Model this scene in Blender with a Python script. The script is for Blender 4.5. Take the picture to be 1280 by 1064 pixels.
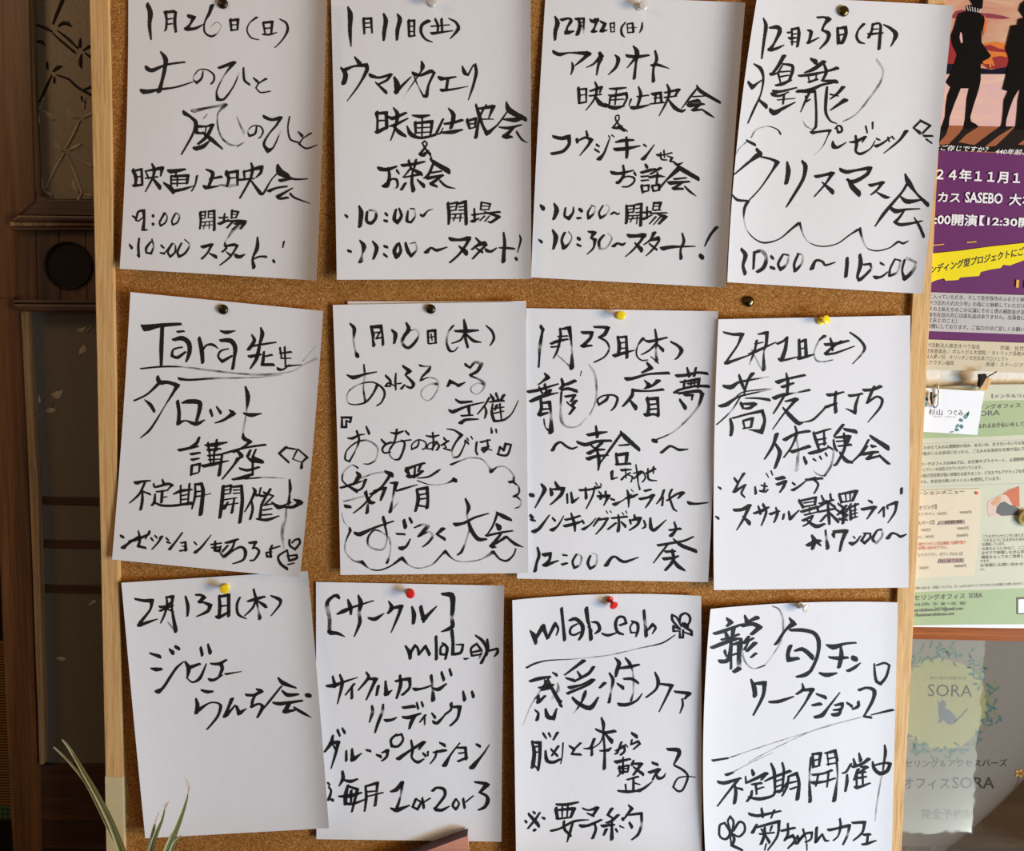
import bpy, bmesh, math, random
from math import radians, sin, cos, pi, sqrt, atan2, tan, exp
from mathutils import Vector, Matrix
scene = bpy.context.scene
COL = scene.collection
for o in list(bpy.data.objects): bpy.data.objects.remove(o)
random.seed(7)

# ---------------------------------------------------------------- camera
FPX, D, CAMZ = 1256.0, 1.10, 1.45
CAM = Vector((0, -D, CAMZ))
pit, rol = radians(5.1), radians(0.94)
fwd = Vector((0, cos(pit), -sin(pit)))
r0, u0 = Vector((1, 0, 0)), Vector((0, sin(pit), cos(pit)))
cr = r0 * cos(rol) + u0 * sin(rol)
cu = u0 * cos(rol) - r0 * sin(rol)
cam_d = bpy.data.cameras.new('camera')
cam_d.sensor_width = 36.0
cam_d.lens = 36.0 * FPX / 1280.0
cam_d.clip_start = 0.02
cam = bpy.data.objects.new('camera', cam_d)
COL.objects.link(cam)
M = Matrix((cr, cu, -fwd)).transposed().to_4x4()
M.translation = CAM
cam.matrix_world = M
scene.camera = cam

def P(px, py, y=0.0):
    """point of the plane at depth y that stands at this place of the 1280x1064 photograph"""
    d = fwd * FPX + cr * (px - 640.0) - cu * (py - 532.0)
    return CAM + d * ((y - CAM.y) / d.y)

# ---------------------------------------------------------------- light
w = bpy.data.worlds.new('world'); scene.world = w; w.use_nodes = True
bg = w.node_tree.nodes['Background']
bg.inputs[0].default_value = (1.0, 0.76, 0.55, 1); bg.inputs[1].default_value = 0.19

def area(name, loc, aim, sx, sy, power, col):
    l = bpy.data.lights.new(name, 'AREA'); l.shape = 'RECTANGLE'; l.size = sx; l.size_y = sy
    l.energy = power; l.color = col
    o = bpy.data.objects.new(name, l); COL.objects.link(o); o.location = loc
    o.rotation_euler = (Vector(aim) - Vector(loc)).to_track_quat('-Z', 'Y').to_euler()
    return o
area('window_light_side', (2.6, -1.5, 1.22), (0.3, 0, 1.2), 0.8, 0.8, 68, (1.0, 0.765, 0.48))
area('low_fill_light', (1.95, -1.4, 0.50), (0.30, 0, 1.0), 0.7, 0.6, 58, (0.44, 0.68, 1.0))  # added cool fill, stands in for light bounced up from below
area('warm_fill_light', (-1.3, -0.9, 2.25), (0.0, 0, 1.6), 0.4, 0.4, 3.2, (1.0, 0.62, 0.34))  # added weak warm fill from the upper left, no lamp seen there
_a = P(1040, 640, 1.636); _b = P(1217, 1040, 1.636)
area('curtained_window_light', ((_a.x + _b.x) / 2, -1.6, (_a.z + _b.z) / 2), ((_a.x + _b.x) / 2, 0, (_a.z + _b.z) / 2),
     abs(_b.x - _a.x), abs(_b.z - _a.z), 1.7, (0.90, 1.0, 0.92))
scene.view_settings.view_transform = 'Standard'
scene.view_settings.look = 'None'
scene.view_settings.gamma = 1.0
scene.view_settings.use_curve_mapping = False
scene.view_settings.exposure = 0.0

# ---------------------------------------------------------------- helpers
def srgb(r, g, b):
    f = lambda c: (c / 255 / 12.92) if c / 255 <= .04045 else ((c / 255 + .055) / 1.055) ** 2.4
    return (f(r), f(g), f(b), 1)

def tag(o, label=None, cat=None, group=None, kind=None):
    if label: o['label'] = label
    if cat: o['category'] = cat
    if group: o['group'] = group
    if kind: o['kind'] = kind
    return o

def empty(name, loc, label=None, cat=None, group=None, kind=None):
    o = bpy.data.objects.new(name, None); COL.objects.link(o); o.location = loc
    o.empty_display_size = 0.02
    return tag(o, label, cat, group, kind)

def obj(name, verts, faces, mat, parent=None, smooth=False, uvs=None, attr=None, bevel=0.0, loc=None):
    me = bpy.data.meshes.new(name)
    off = Vector(parent.location) if parent is not None else Vector(loc or (0, 0, 0))
    if parent is not None and parent.parent is not None: off = off + Vector(parent.parent.location)
    me.from_pydata([tuple(Vector(v) - off) for v in verts], [], faces)
    me.update()
    if bevel > 0:
        bm = bmesh.new(); bm.from_mesh(me)
        bmesh.ops.recalc_face_normals(bm, faces=bm.faces)
        bmesh.ops.bevel(bm, geom=list(bm.edges), offset=bevel, segments=2, affect='EDGES', profile=0.7)
        bm.to_mesh(me); bm.free()
    if uvs:
        l = me.uv_layers.new(name='UVMap')
        for i, lp in enumerate(me.loops): l.data[i].uv = uvs[lp.vertex_index]
    if attr:
        a = me.attributes.new('dry', 'FLOAT', 'POINT')
        for i, v in enumerate(attr): a.data[i].value = v
    if smooth:
        for p in me.polygons: p.use_smooth = True
        me.set_sharp_from_angle(angle=radians(42))
    me.materials.append(mat)
    o = bpy.data.objects.new(name, me); COL.objects.link(o)
    if parent is not None: o.parent = parent
    elif loc is not None: o.location = loc
    return o

def box_vf(x0, x1, y0, y1, z0, z1):
    v = [(x0, y0, z0), (x1, y0, z0), (x1, y1, z0), (x0, y1, z0), (x0, y0, z1), (x1, y0, z1), (x1, y1, z1), (x0, y1, z1)]
    f = [(0, 1, 5, 4), (1, 2, 6, 5), (2, 3, 7, 6), (3, 0, 4, 7), (4, 5, 6, 7), (3, 2, 1, 0)]
    return v, f

def box(name, x0, x1, y0, y1, z0, z1, mat, parent=None, bevel=0.0, loc=None):
    v, f = box_vf(x0, x1, y0, y1, z0, z1)
    return obj(name, v, f, mat, parent, bevel=bevel, loc=loc)

def prism(name, pts, y0, y1, mat, parent=None, bevel=0.0):
    """outline in photograph pixels, as a slab between depths y0 (front) and y1"""
    n = len(pts)
    c = [P(p[0], p[1], y0) for p in pts]
    v = [tuple(q) for q in c] + [(q.x, y1, q.z) for q in c]
    f = [tuple(range(n)), tuple(range(2 * n - 1, n - 1, -1))]
    f += [(i, i + n, (i + 1) % n + n, (i + 1) % n) for i in range(n)]
    return obj(name, v, f, mat, parent, bevel=bevel)

def lathe(name, prof, c, axis, mat, parent=None, n=28):
    """prof: (radius, height) along axis from point c"""
    a = Vector(axis).normalized(); q = a.to_track_quat('Z', 'Y')
    v, f = [], []
    for r, h in prof:
        for k in range(n):
            t = 2 * pi * k / n
            v.append(Vector(c) + q @ Vector((r * cos(t), r * sin(t), h)))
    for j in range(len(prof) - 1):
        for k in range(n):
            f.append((j * n + k, j * n + (k + 1) % n, (j + 1) * n + (k + 1) % n, (j + 1) * n + k))
    f.append(tuple(range(n - 1, -1, -1))); f.append(tuple((len(prof) - 1) * n + k for k in range(n)))
    return obj(name, v, f, mat, parent, smooth=True)

def tube(pts, rad, n=8):
    v, f = [], []
    pts = [Vector(p) for p in pts]
    prev = None
    for i, p in enumerate(pts):
        t = (pts[min(i + 1, len(pts) - 1)] - pts[max(i - 1, 0)]).normalized()
        up = Vector((0, 1, 0)) if abs(t.y) < .9 else Vector((1, 0, 0))
        if prev is not None: up = prev
        s = t.cross(up).normalized(); up = s.cross(t).normalized(); prev = up
        r = rad[i] if isinstance(rad, (list, tuple)) else rad
        for k in range(n):
            a = 2 * pi * k / n
            v.append(p + s * (r * cos(a)) + up * (r * sin(a)))
    for i in range(len(pts) - 1):
        for k in range(n):
            f.append((i * n + k, i * n + (k + 1) % n, (i + 1) * n + (k + 1) % n, (i + 1) * n + k))
    f.append(tuple(range(n - 1, -1, -1))); f.append(tuple((len(pts) - 1) * n + k for k in range(n)))
    return v, f

# ---------------------------------------------------------------- materials
class NT:
    def __init__(s, name):
        s.m = bpy.data.materials.new(name); s.m.use_nodes = True
        s.t = s.m.node_tree; s.b = s.t.nodes['Principled BSDF']
    def n(s, typ, **kw):
        x = s.t.nodes.new(typ)
        for k, v in kw.items():
            if k.startswith('i_'): x.inputs[k[2:].replace('_', ' ')].default_value = v
            else: setattr(x, k, v)
        return x
    def l(s, a, b): s.t.links.new(a, b)
    def ramp(s, fac, stops):
        r = s.n('ShaderNodeValToRGB'); e = r.color_ramp.elements
        while len(e) < len(stops): e.new(0.5)
        for i, (p, c) in enumerate(stops): e[i].position = p; e[i].color = c
        s.l(fac, r.inputs[0]); return r.outputs[0]
    def coords(s, sc=(1, 1, 1), rot=(0, 0, 0)):
        c = s.n('ShaderNodeTexCoord'); m = s.n('ShaderNodeMapping')
        m.inputs['Scale'].default_value = sc; m.inputs['Rotation'].default_value = rot
        s.l(c.outputs['Object'], m.inputs[0]); return m.outputs[0]
    def noise(s, vec, scale, detail=4, rough=.55, dist=0):
        x = s.n('ShaderNodeTexNoise'); x.inputs['Scale'].default_value = scale; x.inputs['Detail'].default_value = detail
        x.inputs['Roughness'].default_value = rough; x.inputs['Distortion'].default_value = dist
        s.l(vec, x.inputs['Vector']); return x.outputs['Fac']
    def bump(s, h, dist, strength=1.0):
        b = s.n('ShaderNodeBump'); b.inputs['Distance'].default_value = dist; b.inputs['Strength'].default_value = strength
        s.l(h, b.inputs['Height']); s.l(b.outputs[0], s.b.inputs['Normal'])
    def set(s, rough=.5, spec=None, **kw):
        s.b.inputs['Roughness'].default_value = rough
        if spec is not None: s.b.inputs['Specular IOR Level'].default_value = spec
        for k, v in kw.items(): s.b.inputs[k.replace('_', ' ')].default_value = v
        return s.m

def plain(name, c, rough=.6, spec=.3, **kw):
    t = NT(name)
    v = t.coords((1, 1, 1)); f = t.noise(v, 220, 3)
    hi = tuple(min(1, x * 1.05) for x in c[:3]) + (1,); lo = tuple(x * .95 for x in c[:3]) + (1,)
    t.l(t.ramp(f, [(.3, lo), (.7, hi)]), t.b.inputs['Base Color'])
    return t.set(rough, spec, **kw)

def wood(name, c0, c1, c2, along='z', ring=60, rough=.45, spec=.4, fine=1.0):
    t = NT(name)
    sc = {'z': (1, 1, .035), 'x': (.035, 1, 1)}[along]
    v = t.coords(sc)
    f = t.noise(v, ring, 3, .5, 1.2); g = t.noise(v, ring * 7, 4, .6)
    mx = t.n('ShaderNodeMath', operation='MULTIPLY_ADD'); t.l(g, mx.inputs[0]); mx.inputs[1].default_value = .45 * fine; t.l(f, mx.inputs[2])
    t.l(t.ramp(mx.outputs[0], [(.45, c0), (.72, c1), (.98, c2)]), t.b.inputs['Base Color'])
    t.bump(g, .0003, .5)
    return t.set(rough, spec)

def paper(name, c, rough=.85, trans=0.0):
    t = NT(name)
    v = t.coords(); f = t.noise(v, 900, 3); g = t.noise(v, 26, 3)
    t.l(t.ramp(f, [(.2, tuple(x * .97 for x in c[:3]) + (1,)), (.8, c)]), t.b.inputs['Base Color'])
    mx = t.n('ShaderNodeMath', operation='MULTIPLY_ADD'); t.l(g, mx.inputs[0]); mx.inputs[1].default_value = 6; t.l(f, mx.inputs[2])
    t.bump(mx.outputs[0], .00012, .6)
    return t.set(rough, .15)

M_paper = paper('white_paper', (.82, .81, .815, 1))
M_card = paper('white_card', (.86, .86, .86, 1))

def cork():
    t = NT('cork'); v = t.coords()
    vo = t.n('ShaderNodeTexVoronoi'); vo.inputs['Scale'].default_value = 760; t.l(v, vo.inputs['Vector'])
    sep = t.n('ShaderNodeSeparateColor'); t.l(vo.outputs['Color'], sep.inputs[0])
    f = t.noise(v, 700, 5, .7); g = t.noise(v, 14, 3)
    a = t.n('ShaderNodeMath', operation='MULTIPLY_ADD'); t.l(sep.outputs[0], a.inputs[0]); a.inputs[1].default_value = .35; t.l(f, a.inputs[2])
    b = t.n('ShaderNodeMath', operation='MULTIPLY_ADD'); t.l(g, b.inputs[0]); b.inputs[1].default_value = .22; t.l(a.outputs[0], b.inputs[2])
    t.l(t.ramp(b.outputs[0], [(.45, (.13, .040, .006, 1)), (.72, (.32, .127, .026, 1)), (.95, (.47, .22, .06, 1)), (1.0, (.6, .36, .15, 1))]), t.b.inputs['Base Color'])
    t.bump(a.outputs[0], .0006, .8)
    return t.set(.9, .1)
M_cork = cork()
M_pine = wood('pale_pine', (.42, .22, .07, 1), (.65, .385, .150, 1), (.76, .50, .23, 1), 'z', 330, .55, .25)
M_pine_x = wood('pale_pine_rail', (.46, .27, .105, 1), (.66, .43, .20, 1), (.74, .52, .27, 1), 'x', 150, .55, .25)
M_tape = plain('old_masking_tape', (.60, .48, .26, 1), .5, .3)
M_dark = wood('dark_stained_wood', (.020, .0065, .002, 1), (.072, .023, .005, 1), (.12, .045, .012, 1), 'z', 70, .38, .5)
M_dark_x = wood('dark_stained_rail', (.012, .004, .002, 1), (.05, .018, .006, 1), (.09, .036, .012, 1), 'x', 70, .38, .5)
M_edge = wood('worn_brown_wood', (.06, .025, .008, 1), (.17, .085, .03, 1), (.26, .14, .055, 1), 'z', 110, .5, .3)
M_orange = wood('orange_brown_wood', (.11, .024, .002, 1), (.27, .066, .006, 1), (.38, .11, .012, 1), 'x', 60, .5, .15)
M_terra = wood('reddish_wood', (.50, .20, .13, 1), (.62, .28, .19, 1), (.68, .34, .24, 1), 'x', 60, .6, .25)
M_plum = plain('dark_plum_edge', (.075, .035, .035, 1), .5, .3)
M_black = plain('black_lacquer', (.013, .008, .006, 1), .6, .15)

def ink():
    t = NT('brush_ink')
    uv = t.n('ShaderNodeUVMap'); mp = t.n('ShaderNodeMapping'); mp.inputs['Scale'].default_value = (0.055, 1.15, 1)
    t.l(uv.outputs[0], mp.inputs[0])
    s1 = t.noise(mp.outputs[0], 2.6, 3, .6)
    at = t.n('ShaderNodeAttribute'); at.attribute_name = 'dry'
    mp2 = t.n('ShaderNodeMapping'); mp2.inputs['Scale'].default_value = (.5, .5, 1); t.l(uv.outputs[0], mp2.inputs[0])
    s2 = t.noise(mp2.outputs[0], 3.0, 4, .7)
    a = t.n('ShaderNodeMath', operation='MULTIPLY_ADD'); t.l(s2, a.inputs[0]); a.inputs[1].default_value = .45; t.l(s1, a.inputs[2])
    b = t.n('ShaderNodeMath', operation='SUBTRACT'); t.l(a.outputs[0], b.inputs[0]); t.l(at.outputs['Fac'], b.inputs[1])
    r = t.n('ShaderNodeMapRange'); t.l(b.outputs[0], r.inputs[0])
    r.inputs[1].default_value = -.02; r.inputs[2].default_value = .12; r.inputs[3].default_value = .22; r.inputs[4].default_value = .96
    t.l(r.outputs[0], t.b.inputs['Alpha'])
    t.b.inputs['Base Color'].default_value = (.016, .015, .015, 1)
    return t.set(.5, .25)
M_ink = ink()

def frosted(name, c, scale=240):
    t = NT(name); v = t.coords(); f = t.noise(v, scale, 4, .7)
    t.l(t.ramp(f, [(.25, tuple(x * .8 for x in c[:3]) + (1,)), (.75, c)]), t.b.inputs['Base Color'])
    t.bump(f, .0006, .5)
    return t.set(.36, .5, Transmission_Weight=.2)
M_glass = frosted('frosted_glass', (.31, .245, .155, 1))
M_glass2 = frosted('clouded_lower_glass', (.20, .165, .12, 1))
M_etch_lit = plain('etched_glass_lit', (.42, .36, .27, 1), .5, .2)  # etched lines lower down: their brighter lighting is painted into the colour
M_etch_shaded = plain('etched_glass_shaded', (.028, .02, .014, 1), .3, .4)  # same etching at the top: its darker lighting is painted into the colour

def plaster():
    t = NT('cream_plaster'); v = t.coords(); f = t.noise(v, 60, 5, .6, 2); g = t.noise(v, 9, 3)
    t.l(t.ramp(f, [(.3, (.72, .62, .46, 1)), (.6, (.84, .77, .63, 1))]), t.b.inputs['Base Color'])
    t.bump(f, .0008, .5)
    return t.set(.85, .2)
M_wall = plaster()
M_floor = wood('floor_boards', (.03, .02, .013, 1), (.055, .037, .024, 1), (.07, .048, .03, 1), 'x', 20, .5, .3)

# ---------------------------------------------------------------- brush strokes, traced in fifths of a pixel from @origin: width:x,y[,width] ('g' = dry brush)
INK = {
 1: '''@150,0
30:172,30 190,80,32 185,160,22 195,245,12
14:285,75,20 292,130 288,180,14 280,195,8
20:280,78 340,72 350,85
20:348,78 343,140 350,198,16
13:298,120 328,115
13:295,152 328,148
22:430,102,26 462,108,24 440,150,14 415,182,26 470,178,18 525,150,6
24:575,35,26 560,80,20 530,140,9 530,200,12 570,227,14 612,205,10g 636,160,6g 605,138,5g 565,170,5g
20:690,122 697,190
18:695,128 738,122 735,185
10:700,156 730,154
14:695,190 738,184
10:855,108,14 810,145,7 795,190,9 820,235,10 868,248,7
16:895,140 908,212
18:900,142 952,136 946,208
12:908,178 942,174
13:893,215 935,216 980,203,6
12:1000,120,9 1040,145,14 1048,190,16 1015,250,9 968,298,6
24:255,325,12 285,370,30 280,430,24 265,500,20 245,572,28
24:165,425,28 200,440,26 290,405,14 405,388,12
26:140,572,34 180,572,26 240,560,16 350,545,12 455,512,7
9:520,445 510,490,14 480,518,16 458,490,5g 490,440,7 540,435,9 585,465,12 588,500,12 570,525,11
18:620,425,18 715,390,22 650,475,8g 605,570,9 610,620,22 650,620,14 710,540,9 745,455,7g
16:772,425,12 778,500,16 810,528,14
12:835,488 862,512,18
12:915,492,14 870,520,9 850,550,8 880,578,10 940,570,8
20:400,705,28 440,730,18 475,770,26 455,840,14 385,965,10
18d:455,695,26 560,672,14 660,655,26
14d:660,655,26 610,720,8 625,840,12 680,900,14 740,912,12
9g:730,730 755,790,12 775,830,22
9g:735,915 775,890,10
8g:545,715 520,745
24:490,790,20 540,790,12 580,780,20 545,850,22 490,900,16
14:480,770 480,830,20 530,835,10
22:520,830,16 570,870,26 640,930,12
26:470,930,30 520,915,26 560,880,10
10:540,790 530,850
11:855,790,10 845,835,14 810,850,14 800,820,6g 830,788,7 875,790,10 895,820,11 880,855,8 865,865,6
22:900,730,22 950,748,20 1005,735,22 980,780,14 930,840,10 900,900,16 925,942,28 960,920,10 1005,820,7g
14:1060,730,10 1050,800,9 1065,870,12 1115,890,12
12:1115,825 1140,850,20
12:1195,832,12 1145,865,7 1120,900,12 1165,928,12 1235,905,6
@150,190
22:82,115,24 100,160,22 95,215,14
16:82,120 135,108 140,200,16
12:98,160 130,152
22:85,212 140,205
20:200,75,12 215,110,22 205,160,14 160,248,8
14:160,120,10 180,165,12
18:160,120,10 265,100,24 255,150,10
18:160,165,10 235,155,12
20:205,165,14 250,222,28
26:310,122,30 350,118,24 408,108,14
14:355,118 345,160
16:320,150,14 320,210
16:322,152 425,148,20 420,195,18
12:325,175 415,172
12:325,198 415,196
14:360,150 358,215
22:275,195,14 315,225,30 335,250,26
20:330,245,24 400,232,18 460,212,6
14:482,150,14 470,205,10 448,245,9
22:540,110,12 580,135,24 555,215,18
12:560,170 635,155,18
24:530,220,28 560,222,18 620,212,8
24:665,130,30 680,165,20 670,215,14
20:680,130 735,120,20 735,205,14
12:680,165 730,160
12g:625,205 680,212,22 740,205,16
18:820,70,12 830,110,20 810,180,14 750,288,12
13:775,120,16 780,170,12
18:775,125,10 885,95,26 880,130,18 850,160,8
16:745,175,16 840,165,10
20:820,180,12 880,260,24 895,262,14 950,170,8 1000,120,10
30:985,85,20 1000,125,44 1050,150,34
16:1040,150,20 1090,170,14 1172,168,8
14:1000,180,22 1075,165,16
14:930,245,22 980,225,14 1045,215,12
18:1080,225,8 985,280,22 1000,292,16 1050,285,16
18:1065,262 1090,285,14 1188,322,6
14:80,402,12 98,412,16
14:145,365,16 115,375,14 100,425,12 115,432,9 155,400,8
18:148,368,22 152,420,14 145,485,22
14:152,490 170,485
18:207,398 208,402
18:207,450 208,453
12:280,382,14 248,440,12 255,462,12 285,440,10 295,400,7 270,380,6
11:345,388,12 325,430,10 330,455,12 360,440,10 372,400,9g 350,380,7
14:502,378,18 505,430 500,480,12
11:505,378 535,372 532,415
9:508,398 530,395
10:505,418 530,415
12:552,372 590,368,16 590,488,18
11:555,372 552,412
8:556,390 584,388
9:556,412 585,410
10:515,440 580,432
9:512,462 578,455
8:535,440 522,482
8:560,436 558,480
14:655,385,10 648,440,16
14:620,412 675,408,10
16:620,450,20 680,425,12
14:700,365,14 698,415,12
14:700,368 740,375,14 725,412
9:702,388 730,392
10:702,412 730,412
18:655,432,8 745,432,20 790,432,12
16:705,435 670,475,12
14:715,450 780,445,18 755,480,14
11:745,450,10 705,485,14
12g:770,450 705,495,18 672,540,10 655,565,8
14:60,580,12 75,600,18
14:120,540,12 115,600,16 120,655,14
13:120,655 108,645
12:195,560,12 165,600,16 165,630,12 195,635,14 210,590,10g 200,545,10
16:258,585 275,600
16:255,632 275,632
10:275,640 320,580,8
12:325,575,14 300,625,12 315,655,14 345,625,12 345,580,8g 325,570,7
12:385,570,12 360,625,14 370,655,16 410,630,14 435,580,10g 405,548,8
18:515,595,22 575,578,18 548,630,12 512,668,14
18:560,635,10 600,655,24
14:655,570,12 665,600 640,625,12
16:655,590 715,580,20 735,585,14 690,655,12 625,708,8
12:665,625,8 690,645,16
22:725,650,28 750,655,22 780,640,8
20:860,535,12 858,600,24 830,665,12 838,720,26
12:825,675,8 870,655,12 915,655,16
18:960,680 965,688,16
9:1025,560,12 1018,598,8''',
 2: '''@414,0
26:105,45,12 120,90,32 118,190,24 125,290,8
20:203,115 208,210
16:210,118 250,115 256,205
12:215,145 248,143
11:215,172 250,170
24:328,88,14 342,130,28 332,200,24 330,250,16
24:415,92,14 430,120,28 415,190,24 412,248,16
22:485,128 488,225
15:485,132 520,128 520,225
11:490,165 518,163
11:490,198 518,196
15:490,228 525,222
16:610,130,24 570,155,20 562,200,18 590,245,14 632,262,8
20:650,120,14 668,160,16 665,205,12
20:690,120 695,200,14
12:625,165 740,155,8
16:630,210,20 760,192,8
18:735,115,8 780,140,16 795,180,22 745,242,7
28:148,358,12 180,400,30
28:62,425,14 90,465,30 80,520,30
24:80,440,26 140,415,14 220,408,26 225,435,24 175,530,12 100,632,5
24:245,472,26 300,485,16 375,465,18 350,500,16 290,530,12
22:278,515,10 345,578,22
30:395,485,16 412,530,36 410,578,28
20:405,575,24 450,530,16 500,480,8
20:565,385,12 572,415,28 560,450,10 450,610,3g
26:515,462,28 560,470,18 625,445,24 645,455,16
16:645,455,16 610,530,14 595,600,24 575,600,14
10:520,480,8 545,540,9g 580,605,12
28:680,490,30 720,490,18 780,480,10
18:730,495,18 720,560,18
20:690,565,22 750,560,14 855,540,5
26:820,415,10 835,455,26 855,470,12 890,405,8
22:900,405,18 908,450,20 890,530,16 858,625,6
26:285,705,26 290,750,14 288,830,16
20:285,710 345,705,22 348,800,22
14:295,755 340,752
24:285,828,24 340,800,20
24:390,675,10 415,715,26 400,800,14 372,878,8
26:355,730,16 385,740,24 468,705,16
16:365,790,10 400,780,20 480,740,10
22:390,790,14 430,830,28 465,850,18
20:510,722,12 560,728,24 615,720,12
14:570,725 570,770
22:525,765 530,835
18:530,770 630,760,22 628,790,18 620,850,12
12:540,800 620,795
14:570,770 568,850
12:540,830 620,825
20:475,790,10 500,840,28 560,862,18 650,845,14
16:700,745,14 660,830,16
22:735,680,12 765,720,28 750,800,22
12:640,840,10 680,835,10 700,800,6
18:710,775 770,765 820,750,18
22:690,830,14 760,825,26 820,810,12
24:850,750 865,800
18:860,755 905,740 900,790
12:870,775 900,772
12:865,805 905,795
22:905,655,14 925,720,22 950,790,18 975,835,26
14:970,655,10 930,730,14 905,860,22
18:925,680 1015,665,24 985,740,8
14:925,745,10 1015,745,7
24:975,835,28 1040,780,10 1100,700,10
28:1095,640,12 1115,690,36 1215,745,28
14:1070,745,10 1150,750,30 1200,740,10
20:1050,795,10 1110,800,20 1190,780,10
26:1140,800,14 1085,855,30 1130,855,16
18:1160,825,14 1190,870,14 1225,892,6
13:620,965,18 590,930,12 570,895,10 585,882,10 600,900,10 555,965,18 580,975,12 610,940,8
@414,180
16:560,72,12 605,45,10
12:590,30 630,88
26:300,155,28 350,160,24 410,140,12
22:355,150,12 365,200,20 350,260,26 325,265,18
22:330,265,22 380,220,12 410,225,18 415,265,14 395,280,10g
18:410,165 425,185
24:445,135,22 520,125,20 585,110,12
20:485,105 500,155
20:530,100 520,150
20:500,150,14 450,210,8
24:500,155,18 560,185,26 570,195,14
20:455,210,10 555,190,16
20:510,170,12 505,240,20 515,290,28
18:465,245,16 440,285,18
20:540,225,12 580,262,26
26:620,95,14 650,120,28 735,170,34
20:640,120,14 610,190,18 580,215,10
16:625,180 690,170
22:600,215,22 700,195,14
20:690,200,16 625,250,22 660,265,16
18:680,230,14 720,265,16 775,278,6
20:88,445,14 100,455,18
26:175,390,14 188,430,30 180,515,24
22:225,425,16 222,480,20 250,495,22 280,460,18 275,420,16g 240,415,10
16:340,435 350,445
18:335,480 348,482
22:405,410,14 395,470,24 415,490,24 440,450,18 425,405,14
18:480,420,12 475,480,20 500,490,14 525,450,12g 520,405,10g 495,405,8
16:560,445,16 575,450,18 605,418,8 635,408,5
22:730,370 738,440 735,500
14:745,375 790,365 780,410
10:745,395 775,390
12:745,418 785,412
16:795,375 840,360,20 845,500,22
12:800,395 835,390
12:800,415 835,412
12:755,440 830,435
10:755,465 825,460
12:780,440 765,480
12:810,440 805,485
16:895,405,12 898,485,16
14:880,445 920,440
16:880,485,20 925,465,10
16:940,365 935,410
12:940,365 995,375 985,412
10:945,388 990,390
12:940,412 985,410
13:900,440,10 1055,425,14
12:960,425 1050,455,20 1000,490,16 980,485
12:960,450 930,480,8
10:990,450 960,485,8
18:108,668 122,672
22:180,605,12 205,640,30 195,690,10g 185,735,28
22:260,610,12 285,650,26 265,718,16
18:335,640 350,645
20:330,690 350,705
22:415,625,18 395,670,24 410,705,28 435,670,18 425,620,14
20:465,620,16 480,670,24 500,700,20 535,660,12g 525,615,10g 490,625,8g
20:595,678,26 625,650,14 660,665,20 725,645,8
28:745,595,26 800,600,18 860,590,30 850,620,18 800,690,14 742,742,12
26:800,640,12 845,680,34
20:905,590,12 935,620 880,660,12
16:900,640,12 960,620,28 970,630,16 920,680,14 885,718,12
18:910,655,12 945,675,18
20:970,665,24 1000,672,16 1035,650,8
24:1078,555,12 1085,620,20 1080,680,22 1078,735,26
16:1050,650,8 1085,650,16 1145,655,14
12:1178,570,8 1185,600,14 1165,680,5
18:1155,715 1160,722''',
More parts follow.
